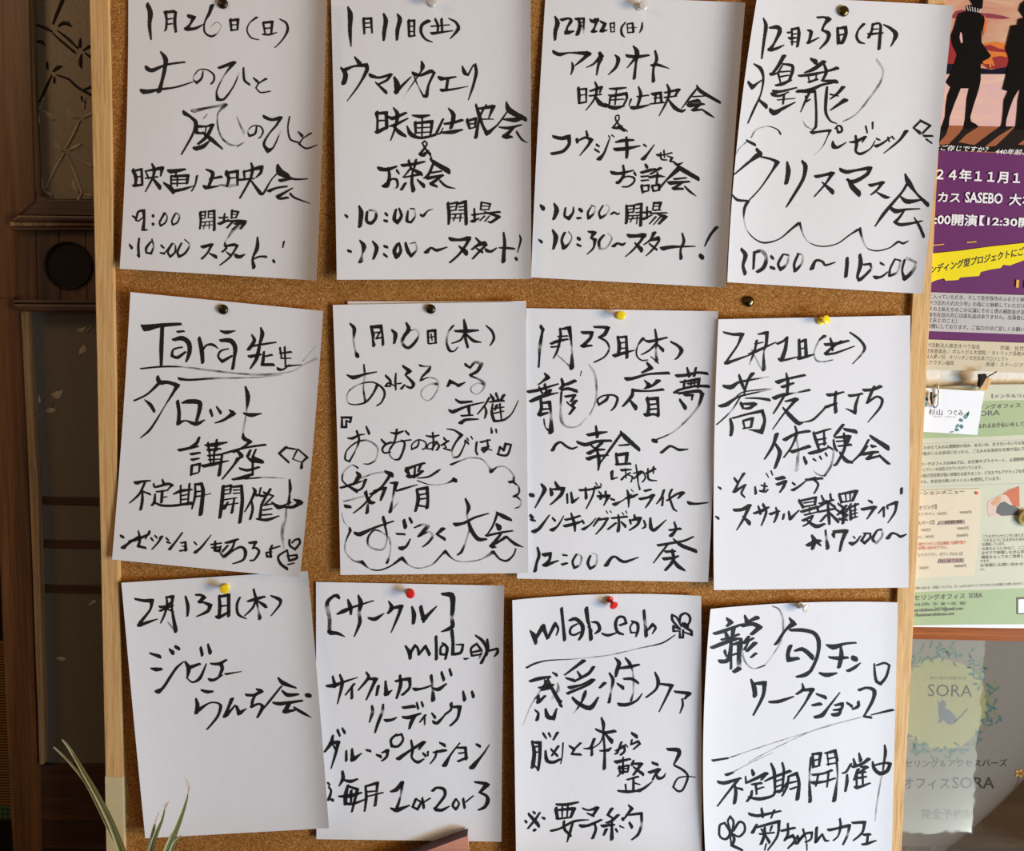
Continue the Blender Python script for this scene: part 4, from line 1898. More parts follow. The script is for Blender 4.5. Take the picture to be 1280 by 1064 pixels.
def resample(pts, step=1.1):
    n = len(pts); out = []
    g = lambda i: pts[max(0, min(n - 1, i))]
    for i in range(n - 1):
        p0, p1, p2, p3 = g(i - 1), g(i), g(i + 1), g(i + 2)
        L = sqrt((p2[0] - p1[0]) ** 2 + (p2[1] - p1[1]) ** 2)
        k = max(2, int(L / step))
        m1 = [(p2[j] - p0[j]) * .5 for j in (0, 1)]; m2 = [(p3[j] - p1[j]) * .5 for j in (0, 1)]
        for m in (m1, m2):
            ml = sqrt(m[0] ** 2 + m[1] ** 2)
            if ml > L: m[0] *= L / ml; m[1] *= L / ml
        for s in range(k):
            t = s / k; t2 = t * t; t3 = t2 * t
            h = (2 * t3 - 3 * t2 + 1, t3 - 2 * t2 + t, -2 * t3 + 3 * t2, t3 - t2)
            x, y = [h[0] * p1[j] + h[1] * m1[j] + h[2] * p2[j] + h[3] * m2[j] for j in (0, 1)]
            e = t * t * (3 - 2 * t)
            out.append([x, y, p1[2] + (p2[2] - p1[2]) * e, p1[3] + (p2[3] - p1[3]) * t])
    out.append(list(pts[-1]))
    return out

WK = 1.02
def ribbons(strokes, rough=.05):
    """photo-pixel ribbons: list of (x, y), faces, uv, dryness"""
    V, F, U, A = [], [], [], []
    rnd = random.Random(11)
    for st in strokes:
        useed = rnd.random() * 400; run = 0
        for part in split_corners(st):
            q = resample(part)
            L = [0]
            for i in range(1, len(q)): L.append(L[-1] + sqrt((q[i][0] - q[i - 1][0]) ** 2 + (q[i][1] - q[i - 1][1]) ** 2))
            T = L[-1]
            w0, w1 = q[0][2] * WK, q[-1][2] * WK
            def tang(i):
                a, b = q[max(i - 1, 0)], q[min(i + 1, len(q) - 1)]
                dx, dy = b[0] - a[0], b[1] - a[1]; l = sqrt(dx * dx + dy * dy) or 1
                return dx / l, dy / l
            seq = []
            tx, ty = tang(0); c = w0 * (.42 if T > w0 else .5)
            for e in (.98, .72, .4): seq.append((q[0][0] - tx * c * e, q[0][1] - ty * c * e, w0 * sqrt(1 - e * e), q[0][3], tx, ty, -c * e))
            for i in range(len(q)):
                tx, ty = tang(i); seq.append((q[i][0], q[i][1], q[i][2] * WK, q[i][3], tx, ty, L[i]))
            tx, ty = tang(len(q) - 1); c = w1 * (.42 if T > w1 else .5)
            for e in (.4, .72, .98): seq.append((q[-1][0] + tx * c * e, q[-1][1] + ty * c * e, w1 * sqrt(1 - e * e), q[-1][3], tx, ty, T + c * e))
            ph = rnd.random() * 6; base = len(V)
            for (x, y, wd, dr, tx, ty, s) in seq:
                h = wd / 2
                k0 = .55 * exp(-max(0, s) / (w0 + .01)) + .45 * exp(-max(0, T - s) / (w1 + .01))
                k0 *= min(1, T / (w0 + w1 + .01))
                sx, sy = tx * h * k0, ty * h * k0
                j1 = 1 + rough * (sin(s * 1.9 + ph) + rnd.uniform(-1, 1)); j2 = 1 + rough * (sin(s * 1.5 + ph * 2) + rnd.uniform(-1, 1))
                V += [(x + ty * h * j1 - sx, y - tx * h * j1 - sy), (x, y), (x - ty * h * j2 + sx, y + tx * h * j2 + sy)]
                fr = max(0, (s - T * .72) / (T * .28 + .01)) if T > 5 else 0
                dd = dr * .75 + .23 * min(1, fr) + .20 + (.06 if T > 16 else 0) + (.05 * sin(s * .21 + ph))
                A += [dd + .05, dd, dd + .05]
                uu = useed + run + s
                U += [(uu, useed - h), (uu, useed), (uu, useed + h)]
            for i in range(len(seq) - 1):
                a = base + i * 3
                F += [(a, a + 1, a + 4, a + 3), (a + 1, a + 2, a + 5, a + 4)]
            run += T
    return V, F, U, A

# ---------------------------------------------------------------- the setting
OUT_Z0, OUT_Z1 = 0.62, 2.12
v, f = box_vf(-4.0, 5.0, -8.0, 0.6, -0.02, 0.0)
tag(obj('floor', v, f, M_floor), kind='structure')
wx = 0.02
wl = box('wall_back', wx, 2.4, 0.022, 0.12, 0.0, 2.6, M_wall); tag(wl, kind='structure')

tag(box('wall_left', -2.2, wx, 0.30, 0.36, 0.0, 2.6, M_black), kind='structure')
# the dark panelled door on the left, behind the board
YD = 0.045
door = empty('door_1', (-0.55, YD, 0.9)); tag(door, kind='structure')
def dprism(name, pts, y0, y1, mat, bevel=0.0008, parent=door): return prism(name, pts, YD + y0, YD + y1, mat, parent, bevel)
dprism('stile', [(-60, -40), (7, -40), (18, 1100), (-28, 1100)][:0] or [(-4, -60), (35, -60), (37.5, 60), (43, 251), (14, 277), (15, 372), (-10, 372)], -.006, .03, M_dark)
dprism('stile', [(-14, 372), (16, 372), (21, 388), (28, 388), (36, 600), (47, 930), (50, 1100), (18, 1100), (8, 900), (-2, 660)], -.004, .03, M_dark)
dprism('beading', [(24, 388), (31, 388), (41, 620), (49, 956), (52, 956), (45, 956), (34, 620)][:0] or [(26, 389), (32, 389), (46, 640), (54, 956), (49, 956), (38, 640)], -.006, .02, M_edge)
dprism('beading', [(35, -60), (38, -60), (40, 60), (46, 235), (50, 243), (60, 249), (43, 251), (37.5, 60)], -.002, .02, M_edge)
gl = dprism('glass_pane', [(36, -60), (200, -60), (200, 249.5), (58, 249), (50, 245), (45.5, 236), (39, 60)], .010, .016, M_glass)
gl2 = dprism('glass_pane', [(31, 387), (200, 387), (200, 958), (50, 958)], .010, .016, M_glass2)
tag(gl2, 'clouded glass pane with three cross bars')
# moulded rail under the flowered pane
dprism('rail', [(43, 251), (47, 240), (52, 246), (60, 249.5), (200, 250), (200, 270), (24, 269)], -.004, .03, M_dark_x)
dprism('moulding', [(23, 269), (200, 271), (200, 277), (12, 276)], -.014, .02, M_dark_x, .002)
dprism('moulding', [(12, 277), (200, 278), (200, 283), (12, 282.5)], -.010, .02, M_edge, .0015)
dprism('moulding', [(12, 283), (200, 284), (200, 288), (13, 287.5)], -.007, .02, M_dark_x, .001)
# panel with its round finger pull, built as planks
random.seed(3)
xs = [13, 45, 74, 107, 140, 175, 200]
for i in range(6):
    b = dprism('panel_board', [(xs[i], 288), (xs[i + 1] - .8, 288), (xs[i + 1] + 1.5, 376), (xs[i] + 2.3, 376)], .002, .02, M_dark, .0006)
c = P(85, 332, YD); n = 32
lathe('finger_pull', [(.0270, .004), (.0272, -.0006), (.0262, -.0010), (.0252, -.0006), (.0248, .0018), (.001, .0018)], (c.x, YD, c.z), (0, 1, 0), M_black, door)
dprism('moulding', [(15, 375), (200, 376), (200, 380), (16, 379.5)], -.007, .02, M_dark_x, .001)
dprism('moulding', [(16, 380), (200, 381), (200, 390), (24, 389.5), (19, 387)], -.011, .02, M_dark_x, .002)
for y0, y1, xl in ((621, 631, 39), (675, 685, 40), (731, 741, 43)):
    dprism('glazing_bar', [(xl, y0), (200, y0 + 1.5), (200, y1 + 1.5), (xl, y1)], .0085, .02, M_dark_x, .0008)
dprism('kick_board', [(47, 957), (200, 957), (200, 1130), (50, 1130)], .004, .03, M_dark_x, .001)

def etched(data, y):
    V, F, U, A = ribbons(parse(data), .08)
    vv = []
    for i, (x, yy) in enumerate(V): vv.append(P(x, yy, y - (.0014 if i % 3 == 1 else 0)))
    return vv, F
# leaves and stems raised on the glass
petal = '''
@0,0
9:640,0,30 590,120,26 540,240,14
14:305,190,20 345,160,26 375,155,10
9:310,240,14 400,262,20 470,290,26 530,320,14
16:600,265,16 650,235,30 690,240,34 725,265,14
12:540,340,10 650,440,20 765,535,20
12:585,310,10 700,400,22 790,490,16
22:820,395,14 815,470,30
20:850,515,12 920,470,26
20:870,545,12 925,580,26
24:830,560,14 820,640,34 830,690,14
18:310,320,12 345,385,22
20:365,430,16 420,425,30 455,455,16
22:355,450,14 365,540,28 370,590,12
16:480,640,16 485,700,20
20:545,730,12 585,695,34 630,675,12
14:525,770,10 470,900,20 410,1040,26
14:555,790,12 555,840,20
14:575,765,10 700,810,18 790,890,20 930,970,24
18:850,920,10 930,890,26
18:830,990,16 860,1040,34
'''
petal2 = '''
@0,0
26:400,1115,12 450,1000,26
16:345,1190,26 330,1150,14
24:395,1180,14 395,1260,24
30:430,1130,14 500,1180,40 550,1220,18
30:705,1150,34 740,1185,30 800,1210,10
24:850,1205,10 930,1170,28
22:860,1020,34 860,1100,12
22:815,1240,18 750,1380,26 680,1510,16
30:560,1460,20 600,1510,34 640,1545,14
30:705,1540,12 770,1510,36 820,1480,22
18:655,1575,14 570,1720,26 470,1920,20
18:685,1575,12 760,1750,26 840,1970,26
14:705,1570,10 820,1640,18 930,1700,24
22:425,1820,14 435,1930,20
30:450,1960,14 520,1995,34
30:750,1880,44 800,1960,20
24:840,1980,12 930,2010,26
24:840,1980,14 800,2050,24
'''
def etch_scaled(data, s, name, parent_pane, y, mat):
    out = []
    for st in parse(data): out.append([[p[0] * 5 * s, p[1] * 5 * s, p[2] * 5 * s * 1.25, 0] for p in st])
    V, F, U, A = ribbons(out, .06)
    vv = [P(x, yy, y - (.0012 if i % 3 == 1 else 0)) for i, (x, yy) in enumerate(V)]
    return obj(name, vv, F, mat, parent_pane, smooth=True)
# sub-parts of the pane: parent location is the door's
e1 = etch_scaled(petal, 1 / 8.19, 'etched_flowers', door, YD + .0096, M_etch_shaded)
e2 = etch_scaled(petal2, 1 / 8.19, 'etched_flowers', door, YD + .0096, M_etch_lit)
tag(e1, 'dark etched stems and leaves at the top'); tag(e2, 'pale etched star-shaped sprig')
leafs = '''
@0,0
9:115,408 109,414
20:97,412,12 102,413,26 108,409,10
36:105,432,14 104,437,40 100,443,14
30:65,494,12 71,494,50 78,489,14
26:58,514,10 63,513,36 70,513,10
5:45,522 52,516 60,513 66,503
16:48,494,8 49,502,20
14:48,640,8 51,646,24
24:70,823,10 77,824,26 83,824,8
20:112,757,10 118,752,24
'''
st = [[[p[0] * 5, p[1] * 5, p[2], 0] for p in s] for s in parse(leafs)]
V, F, U, A = ribbons(st, .03)
tag(obj('etched_leaves', [P(x, yy, YD + .0096 - (.0008 if i % 3 == 1 else 0)) for i, (x, yy) in enumerate(V)], F, M_etch_lit, door, smooth=True), 'small pale etched leaves')

# straw surface with a green patterned border seen past the door's left edge
def straw():
    t = NT('woven_straw'); v = t.coords((1, 1, 1))
    wv = t.n('ShaderNodeTexWave', wave_type='BANDS', bands_direction='Z'); wv.inputs['Scale'].default_value = 90; wv.inputs['Distortion'].default_value = .6; t.l(v, wv.inputs['Vector'])
    t.l(t.ramp(wv.outputs['Fac'], [(.1, (.10, .045, .008, 1)), (.8, (.30, .15, .035, 1))]), t.b.inputs['Base Color'])
    t.bump(wv.outputs['Fac'], .001); return t.set(.8, .2)
def greenpat():
    t = NT('green_brocade'); v = t.coords((1, 1, 1), (0, radians(45), 0))
    ck = t.n('ShaderNodeTexChecker'); ck.inputs['Scale'].default_value = 240; ck.inputs[1].default_value = (.02, .05, .02, 1); ck.inputs[2].default_value = (.09, .13, .05, 1); t.l(v, ck.inputs['Vector'])
    t.l(ck.outputs[0], t.b.inputs['Base Color']); return t.set(.8, .2)
mt = empty('straw_mat', P(-30, 1030, .095), 'tan woven straw mat with a green patterned border left of the dark door', 'mat')
prism('straw_weave', [(-120, 806), (30, 806), (30, 1009), (-120, 1008)], .095, .11, straw(), mt)
prism('cloth_border', [(-120, 1008), (30, 1009), (30, 1025), (-120, 1024)], .092, .11, greenpat(), mt)

# ---------------------------------------------------------------- the cork board
TL, BL = P(111.8, 0, -.006), P(133.8, 1064, -.006)
TR, BR = P(1184.0, 0, -.006), P(1126.0, 1064, -.006)
xl0 = (TL.x + BL.x) / 2; xr1 = (TR.x + BR.x) / 2
FW = .0195
board = empty('cork_board', (0, 0, .35), 'large cork notice board in a pale pine frame, covered with handwritten sheets', 'notice board')
ZB, ZT = .36, 2.02
box('cork_panel', xl0 + .01, xr1 - .01, 0, .006, ZB + .01, ZT - .01, M_cork, board)
box('backing', xl0 + .008, xr1 - .008, .006, .014, ZB + .008, ZT - .008, M_pine_x, board)
def fr(x0, x1, z0, z1, m):
    return box('frame_rail', x0, x1, -.006, .014, z0, z1, m, board, bevel=.0009)
fr(xl0, xl0 + FW, ZB, ZT, M_pine); fr(xr1 - FW, xr1, ZB, ZT, M_pine)
fr(xl0 + FW, xr1 - FW, ZT - FW, ZT, M_pine_x); fr(xl0 + FW, xr1 - FW, ZB, ZB + FW, M_pine_x)
za, zb = P(140, 971, -.006).z, P(140, 1110, -.006).z
tag(box('tape_strip', xl0 - .0003, xl0 + FW + .0003, -.0066, .0, zb, za, M_tape, board, bevel=.0002), 'pale tape around the lower left frame')
print('BOARD x', xl0, xr1)

# ---------------------------------------------------------------- handwritten sheets
class Sheet:
    """corners TL TR BR BL and the bow of each edge in photograph pixels; lift(u, v) in metres from the cork"""
    def __init__(s, c, lift, bl=(0, 0), br=(0, 0), bt=(0, 0), bb=(0, 0)):
        s.c = c; s.lift = lift; s.b = (bl, br, bt, bb)
    def px(s, u, v):
        tl, tr, br, bl = s.c; r = []
        for k in (0, 1):
            q = (tl[k] * (1 - u) + tr[k] * u) * (1 - v) + (bl[k] * (1 - u) + br[k] * u) * v
            B = s.b; w1 = 4 * v * (1 - v); w2 = 4 * u * (1 - u)
            q += B[0][k] * w1 * (1 - u) + B[1][k] * w1 * u + B[2][k] * w2 * (1 - v) + B[3][k] * w2 * v
            r.append(q)
        return r
    def uv(s, x, y):
        u = v = .5
        for _ in range(7):
            q = s.px(u, v); e = 1e-3
            a = s.px(u + e, v); b = s.px(u, v + e)
            j = [(a[0] - q[0]) / e, (b[0] - q[0]) / e, (a[1] - q[1]) / e, (b[1] - q[1]) / e]
            dt = j[0] * j[3] - j[1] * j[2]; rx, ry = x - q[0], y - q[1]
            u += (rx * j[3] - ry * j[1]) / dt; v += (ry * j[0] - rx * j[2]) / dt
        return u, v
    def pt(s, x, y, up=0.0):
        u, v = s.uv(x, y); return P(x, y, -(s.lift(u, v) + up))
    def mesh(s, name, mat, parent, nu=26, nv=36, th=.00018):
        v, f = [], []
        for k in (0, 1):
            for j in range(nv + 1):
                for i in range(nu + 1):
                    a, b = i / nu, j / nv; x, y = s.px(a, b); l = s.lift(a, b)
                    q = P(x, y, -l); v.append((q.x, q.y + th * k, q.z))
        W = nu + 1; N = W * (nv + 1)
        for j in range(nv):
            for i in range(nu):
                a = j * W + i
                f.append((a, a + W, a + W + 1, a + 1)); f.append((N + a, N + a + 1, N + a + W + 1, N + a + W))
        rim = [i for i in range(W)] + [j * W + nu for j in range(1, nv + 1)] + [nv * W + i for i in range(nu - 1, -1, -1)] + [j * W for j in range(nv - 1, 0, -1)]
        for k in range(len(rim)):
            a, b = rim[k], rim[(k + 1) % len(rim)]; f.append((a, b, N + b, N + a))
        return obj(name, v, f, mat, parent, smooth=True)

def lift(base, r=0.0, l=0.0, b=0.0, t=0.0, rp=6, bp=2.0, lp=6, br=0.0, bl=0.0, wav=0.0, tl=0.0, tr=0.0, ph=0.0):
    """curl away from the board at the right, left, bottom and top edges and at corners"""
    def g(u, v):
        u = min(1, max(0, u)); v = min(1, max(0, v))
        z = base + r * u ** rp * (0.3 + .7 * sin(pi * min(1, v * 1.0 + .05)) ** .5 if False else 1) + l * (1 - u) ** lp + b * v ** bp + t * (1 - v) ** 8
        z += br * (u * v) ** 5 + bl * ((1 - u) * v) ** 5 + tl * ((1 - u) * (1 - v)) ** 4 + tr * (u * (1 - v)) ** 4
        z += wav * (sin(u * 5.3 + ph + v * 1.4) * .5 + .5) * min(1, v * 2)
        return z
    return g

S = {}
S[1] = Sheet([(160.3, -12), (408.5, -2), (395.6, 350.6), (149.6, 336)], lift(.0020, r=0.0136, b=0.0078, rp=13, wav=.002), bl=(3.2, 0), br=(.6, 0))
S[2] = Sheet([(413.5, -10), (663.5, -6), (664.0, 348.7), (421.0, 349.8)], lift(.0022, r=0.0081, b=0.0066, rp=15, wav=.002, ph=1), bl=(.5, 0))
S[3] = Sheet([(682.0, -7), (931.8, 3.2), (907.2, 359.6), (663.8, 346.8)], lift(.0030, r=0.0149, b=0.0078, rp=13, wav=.002, ph=2), bl=(-1.2, 0), br=(-1.5, 0))
S[4] = Sheet([(946.5, -4), (1191.5, 7), (1153.0, 367.4), (909.2, 352.8)], lift(.0045, r=0.0074, b=0.0096, l=.006, rp=11, wav=.002, ph=3), bl=(-6, 0), br=(.5, 0), bt=(0, -1))
S[5] = Sheet([(163.0, 365.2), (404.0, 388.8), (374.6, 722.4), (140.0, 699.6)], lift(.0045, r=0.0062, b=0.0072, tl=.006, rp=12, wav=.0015, ph=4), bl=(1.5, 0), br=(2, 0))
S[6] = Sheet([(416.0, 381.2), (657.2, 377.2), (660.5, 716.6), (425.6, 718.8)], lift(.0048, r=0.0025, b=0.0036, rp=12, wav=.001, ph=5), bl=(.8, 0))
S['6b'] = Sheet([(434.6, 376.8), (657.6, 376.4), (655.0, 700), (440.0, 702)], lift(.0022, b=0.0018))
S[7] = Sheet([(658.0, 385.3), (897.6, 389.2), (885.2, 727.8), (646.2, 723.4)], lift(.0022, r=0.0074, b=0.0042, rp=13, wav=.001, ph=6), br=(1.5, 0))
S[8] = Sheet([(898.0, 399.2), (1138.0, 394.4), (1135.6, 734.6), (892.4, 737.8)], lift(.0070, r=0.0025, b=0.0042, l=.004, rp=12, wav=.001, ph=7), bl=(-2.6, 0))
S[9] = Sheet([(151.7, 728.6), (384.6, 714.0), (411.2, 1035.4), (181.6, 1048.2)], lift(.0050, r=0.0056, b=0.0060, l=.004, rp=14, wav=.001, ph=8), bl=(-.5, 0), br=(1.0, 0))
S[10] = Sheet([(395.0, 727.6), (630.3, 732.2), (626.8, 1052.4), (395.6, 1049.2)], lift(.0022, r=0.0087, b=0.0036, rp=14, wav=.001, ph=9), br=(-.5, 0))
S[11] = Sheet([(640.4, 750.4), (876.6, 745.2), (877.4, 1074), (645.2, 1078)], lift(.0035, r=0.0050, b=0.0072, l=.005, rp=13, wav=.0012, ph=10), bt=(0, -5))
S[12] = Sheet([(888.2, 761.4), (1122.4, 753.2), (1114.4, 1084), (883.0, 1090)], lift(.0060, r=0.0025, b=0.0048, l=.008, rp=13, wav=.0012, ph=11), bl=(-6.5, 0), bt=(0, -4))
LAB = {1: 'handwritten sheet at the far left of the top row, black thumbtack',
 2: 'handwritten sheet second from the left in the top row',
 3: 'handwritten sheet third from the left in the top row, right edge curling',
 4: 'tilted handwritten sheet at the right end of the top row, overlapping the frame',
 5: 'tilted handwritten sheet starting with Tara, two hearts in its lower right corner',
 6: 'handwritten sheet with a wavy cloud outline, second in the middle row',
 7: 'handwritten sheet under a yellow pin, third in the middle row',
 8: 'handwritten sheet under a yellow pin at the right of the middle row',
 9: 'mostly blank sheet with two lines of writing, left of the bottom row',
 10: 'sheet with a bracketed title and 1or2or3 in its last line, red pin',
 11: 'sheet with mlab_eah and a small flower in its first line',
 12: 'handwritten sheet at the right of the bottom row, clover drawn at lower left'}
order = [('6b', None)] + [(k, INK[k]) for k in (1, 2, 3, 4, 7, 6, 8, 10, 5, 9, 11, 12)]
# keep the sheets that overlap apart: sheet 9 over 10, 5 over 9, 6 over 7
_l9 = S[9].lift; S[9].lift = lambda u, v: _l9(u, v) + .0075 * v * (u ** 3) + .001
_l5 = S[5].lift; S[5].lift = lambda u, v: _l5(u, v) + .004 * (u * v) ** 3
_l6 = S[6].lift; S[6].lift = lambda u, v: _l6(u, v) + .004 * u ** 2
for k, data in order:
    sh = S[k]
    loc = sh.pt(*sh.px(.5, .03))
    e = empty('paper_sheet', loc)
    if k == '6b': tag(e, 'plain sheet hidden behind the cloud outline sheet, only its top edge showing', 'paper', 'paper sheets pinned on the cork board')
    else: tag(e, LAB[k], 'paper', 'paper sheets pinned on the cork board')
    sh.mesh('sheet', M_paper, e)
    if data:
        V, F, U, A = ribbons(parse(data))
        # ink stays on the paper
        keep = []
        vv = []
        for (x, y) in V:
            u, v2 = sh.uv(x, y)
            u = min(.999, max(.001, u)); v2 = min(.999, max(.001, v2))
            x, y = sh.px(u, v2)
            vv.append(P(x, y, -(sh.lift(u, v2) + .0003)))
        obj('brush_writing', vv, F, M_ink, e, smooth=True, uvs=U, attr=A)

# ---------------------------------------------------------------- pins
def pin_mat(name, c, rough=.25, **kw): return plain(name, c, rough, .5, **kw)
M_py = pin_mat('yellow_plastic', (.85, .62, .01, 1)); M_pr = pin_mat('red_plastic', (.62, .018, .01, 1))
M_pc = pin_mat('clear_plastic', (.85, .80, .72, 1), .12, Transmission_Weight=.45)
M_steel = plain('steel', (.6, .6, .6, 1), .25, .5, Metallic=1.0)
M_brass = plain('dark_brass', (.16, .12, .05, 1), .22, .5, Metallic=1.0)
M_blk = plain('dark_metal', (.06, .045, .025, 1), .3, .5, Metallic=.9)
def push_pin(px, py, sh, mat, label, tilt=(0, 0)):
    y = -(sh.lift(*sh.uv(px, py)) if sh else 0)
    c = P(px, py, y)
    e = empty('push_pin', c, label, 'pin')
    ax = Vector((tilt[0], -1, tilt[1])).normalized()
    lathe('pin_body', [(.0030, .0), (.0040, .0004), (.0042, .0012), (.0036, .0020), (.0024, .0026), (.0020, .0050), (.0022, .0080), (.0034, .0094), (.0046, .0100), (.0049, .0108), (.0047, .0116), (.0036, .0120), (.0004, .0121)], c, ax, mat, e)
    lathe('needle', [(.0005, .0006), (.0005, -abs(y) * .9 - .002), (.0002, -abs(y) - .004)], c, ax, M_steel, e, 10)
def tack(px, py, sh, mat, label, r=.0052):
    y = -(sh.lift(*sh.uv(px, py)) if sh else 0)
    c = P(px, py, y); e = empty('thumbtack', c, label, 'pin')
    prof = [(r * .8, .0004), (r, .0009), (r, .0014)] + [(r * cos(t * pi / 2 / 6), .0014 + .0030 * sin(t * pi / 2 / 6)) for t in range(1, 6)] + [(.0002, .0044)]
    lathe('tack_head', prof, c, (0, -1, 0), mat, e)
    lathe('needle', [(.0005, .0006), (.0005, -abs(y) * .9 - .002), (.0002, -abs(y) - .004)], c, (0, -1, 0), M_steel, e, 10)
tack(279, 5, S[1], M_blk, 'black thumbtack in the leftmost sheet of the top row', .0054)
push_pin(540.5, 5, S[2], M_pc, 'clear push pin in the second sheet of the top row', (.05, .0))
push_pin(799.5, 9, S[3], M_pc, 'clear push pin in the third sheet of the top row', (.30, -.1))
tack(1054, 14.5, S[4], M_brass, 'brassy thumbtack in the tilted sheet at the right of the top row', .0056)
tack(279.5, 387, S[5], M_blk, 'black thumbtack holding the sheet that starts with Tara', .0054)
tack(538.7, 386.5, S[6], M_blk, 'dark thumbtack holding the sheet with the cloud outline', .0052)
push_pin(774, 394.5, S[7], M_py, 'yellow push pin in the third sheet of the middle row', (.10, 0))
push_pin(1025, 401.5, S[8], M_py, 'yellow push pin in the rightmost sheet of the middle row', (.35, .12))
push_pin(282.5, 734, S[9], M_py, 'yellow push pin in the mostly blank sheet of the bottom row', (.12, .02))
push_pin(513, 740.3, S[10], M_pr, 'red push pin holding the sheet with the bracketed title', (.10, .05))
push_pin(762, 749, S[11], M_pr, 'tilted red push pin holding the sheet with a small flower', (.45, -.55))
push_pin(1000, 756.5, S[12], M_pc, 'clear push pin holding the sheet at the right of the bottom row', (.42, -.12))
tack(935.5, 377, None, M_brass, 'lone brassy thumbtack stuck in bare cork between two sheets', .0058)

# ---------------------------------------------------------------- printed matter on the wall at the right
def flat(name, pts, y, mat, parent, th=.0):
    c = [P(p[0], p[1], y) for p in pts]
    return obj(name, c, [tuple(range(len(pts)))], mat, parent)
_curve = bpy.data.curves.new('type', 'FONT'); _curve.resolution_u = 2
_tobj = bpy.data.objects.new('type', _curve); COL.objects.link(_tobj)
def glyphs(s, bold=0.0, shear=0.0):
    _curve.body = s; _curve.offset = bold; _curve.shear = shear
    dg = bpy.context.evaluated_depsgraph_get(); dg.update()
    me = bpy.data.meshes.new_from_object(_tobj.evaluated_get(dg))
    v = [tuple(q.co) for q in me.vertices]; f = [tuple(p.vertices) for p in me.polygons]
    bpy.data.meshes.remove(me); return v, f
def text_block(name, lines, y, mat, parent, bold=0.0, shear=0.0, vshear=-0.07, label=None):
    """lines: (string, x0, y0, x1, y1, height) baseline from x0,y0 to x1,y1 in pixels"""
    VV, FF = [], []
    for (s, x0, y0, x1, y1, h) in lines:
        v, f = glyphs(s, bold, shear)
        if not v: continue
        a = min(q[0] for q in v); b = max(q[0] for q in v); base = len(VV)
        for q in v:
            t = (q[0] - a) / (b - a)
            yy = y0 + (y1 - y0) * t - q[1] * h
            xx = x0 + (x1 - x0) * t - vshear * q[1] * h
            VV.append(P(xx, yy, y))
        FF += [tuple(i + base for i in p) for p in f]
    o = obj(name, VV, FF, mat, parent)
    if label: o['label'] = label
    return o
M_white = plain('print_white', (.80, .78, .76, 1), .6)
M_blacki = plain('print_black', (.03, .025, .02, 1), .6)
M_greyi = plain('print_grey', (.16, .15, .13, 1), .7)
M_purple = paper('print_purple', (.135, .028, .12, 1), .45)
M_yellow = paper('print_yellow', (.82, .66, .012, 1), .5)
M_amber = paper('print_amber', (.75, .40, .06, 1), .5)
M_gbox = paper('print_light_grey', (.50, .47, .44, 1), .5)
M_beige = paper('print_beige', (.62, .53, .36, 1), .5)
def sunset():
    t = NT('print_sunset'); v = t.coords((3, 1, 9))
    f = t.noise(v, 6, 5, .6, 1.0)
    t.l(t.ramp(f, [(.3, (.52, .19, .13, 1)), (.5, (.60, .31, .20, 1)), (.7, (.64, .42, .25, 1))]), t.b.inputs['Base Color'])
    return t.set(.5, .3)
def beach():
    t = NT('print_beach'); v = t.coords((3, 1, 12)); f = t.noise(v, 6, 5, .6, .6)
    t.l(t.ramp(f, [(.3, (.66, .40, .40, 1)), (.55, (.72, .44, .36, 1)), (.75, (.76, .56, .36, 1))]), t.b.inputs['Base Color'])
    return t.set(.5, .3)
M_crimson = plain('print_crimson', (.30, .022, .025, 1), .5); M_orangep = plain('print_orange', (.70, .18, .03, 1), .5)
M_plump = plain('print_plum', (.26, .04, .06, 1), .5)
M_navy = plain('print_navy', (.006, .006, .018, 1), .6, .1); M_fig = plain('print_figure_black', (.005, .0035, .003, 1), .7, .08)
M_sand = plain('print_ground', (.32, .095, .035, 1), .5); M_shadp = plain('print_dark_brown', (.013, .008, .006, 1), .6, .1)
YP = .016
pe = empty('opera_poster', P(1230, 240, YP), 'purple event poster with two cloaked silhouettes at sunset, right of the board', 'poster')
prism('poster_sheet', [(1150, -60), (1345, -60), (1345, 468.5), (1150, 461.2)], YP, YP + .0006, M_purple, pe)
k = [YP]
def L(name, pts, mat): k[0] -= .00004; return flat(name, pts, k[0], mat, pe)
L('sunset_print', [(1150, -60), (1345, -60), (1345, 92), (1150, 92)], sunset())
L('cloud_print', [(1188, 23), (1194, 14), (1202, 12), (1212, 14), (1225, 16), (1240, 17), (1255, 20), (1264, 23), (1252, 24), (1240, 23), (1230, 22), (1214, 22), (1200, 23)], M_plump)
L('cloud_print', [(1150, 56), (1190, 48), (1200, 60), (1200, 70), (1193, 80), (1150, 80)], M_crimson)
L('cloud_print', [(1230, 54), (1245, 52), (1262, 56), (1262, 86), (1245, 88), (1226, 82), (1222, 66)], M_orangep)
L('cloud_print', [(1230, 57), (1238, 56), (1250, 61), (1262, 62), (1262, 66), (1250, 65), (1238, 64), (1231, 61)], M_crimson)
L('cloud_print', [(1228, 80), (1240, 72), (1250, 70), (1262, 72), (1262, 84), (1250, 86), (1234, 86)], M_crimson)
L('sea_print', [(1150, 79), (1195, 80), (1195, 92.5), (1150, 92.5)], M_navy)
L('sea_print', [(1226, 85), (1240, 87), (1262, 83), (1345, 82), (1345, 93), (1226, 93)], M_navy)
L('beach_print', [(1150, 92.5), (1345, 93), (1345, 160), (1150, 156)], beach())
L('ground_print', [(1150, 156), (1345, 160), (1345, 196), (1150, 187)], M_sand)
L('ground_print', [(1150, 187), (1150, 182), (1178, 181), (1200, 178), (1232, 184), (1262, 180), (1345, 186), (1345, 192), (1150, 188)], M_shadp)
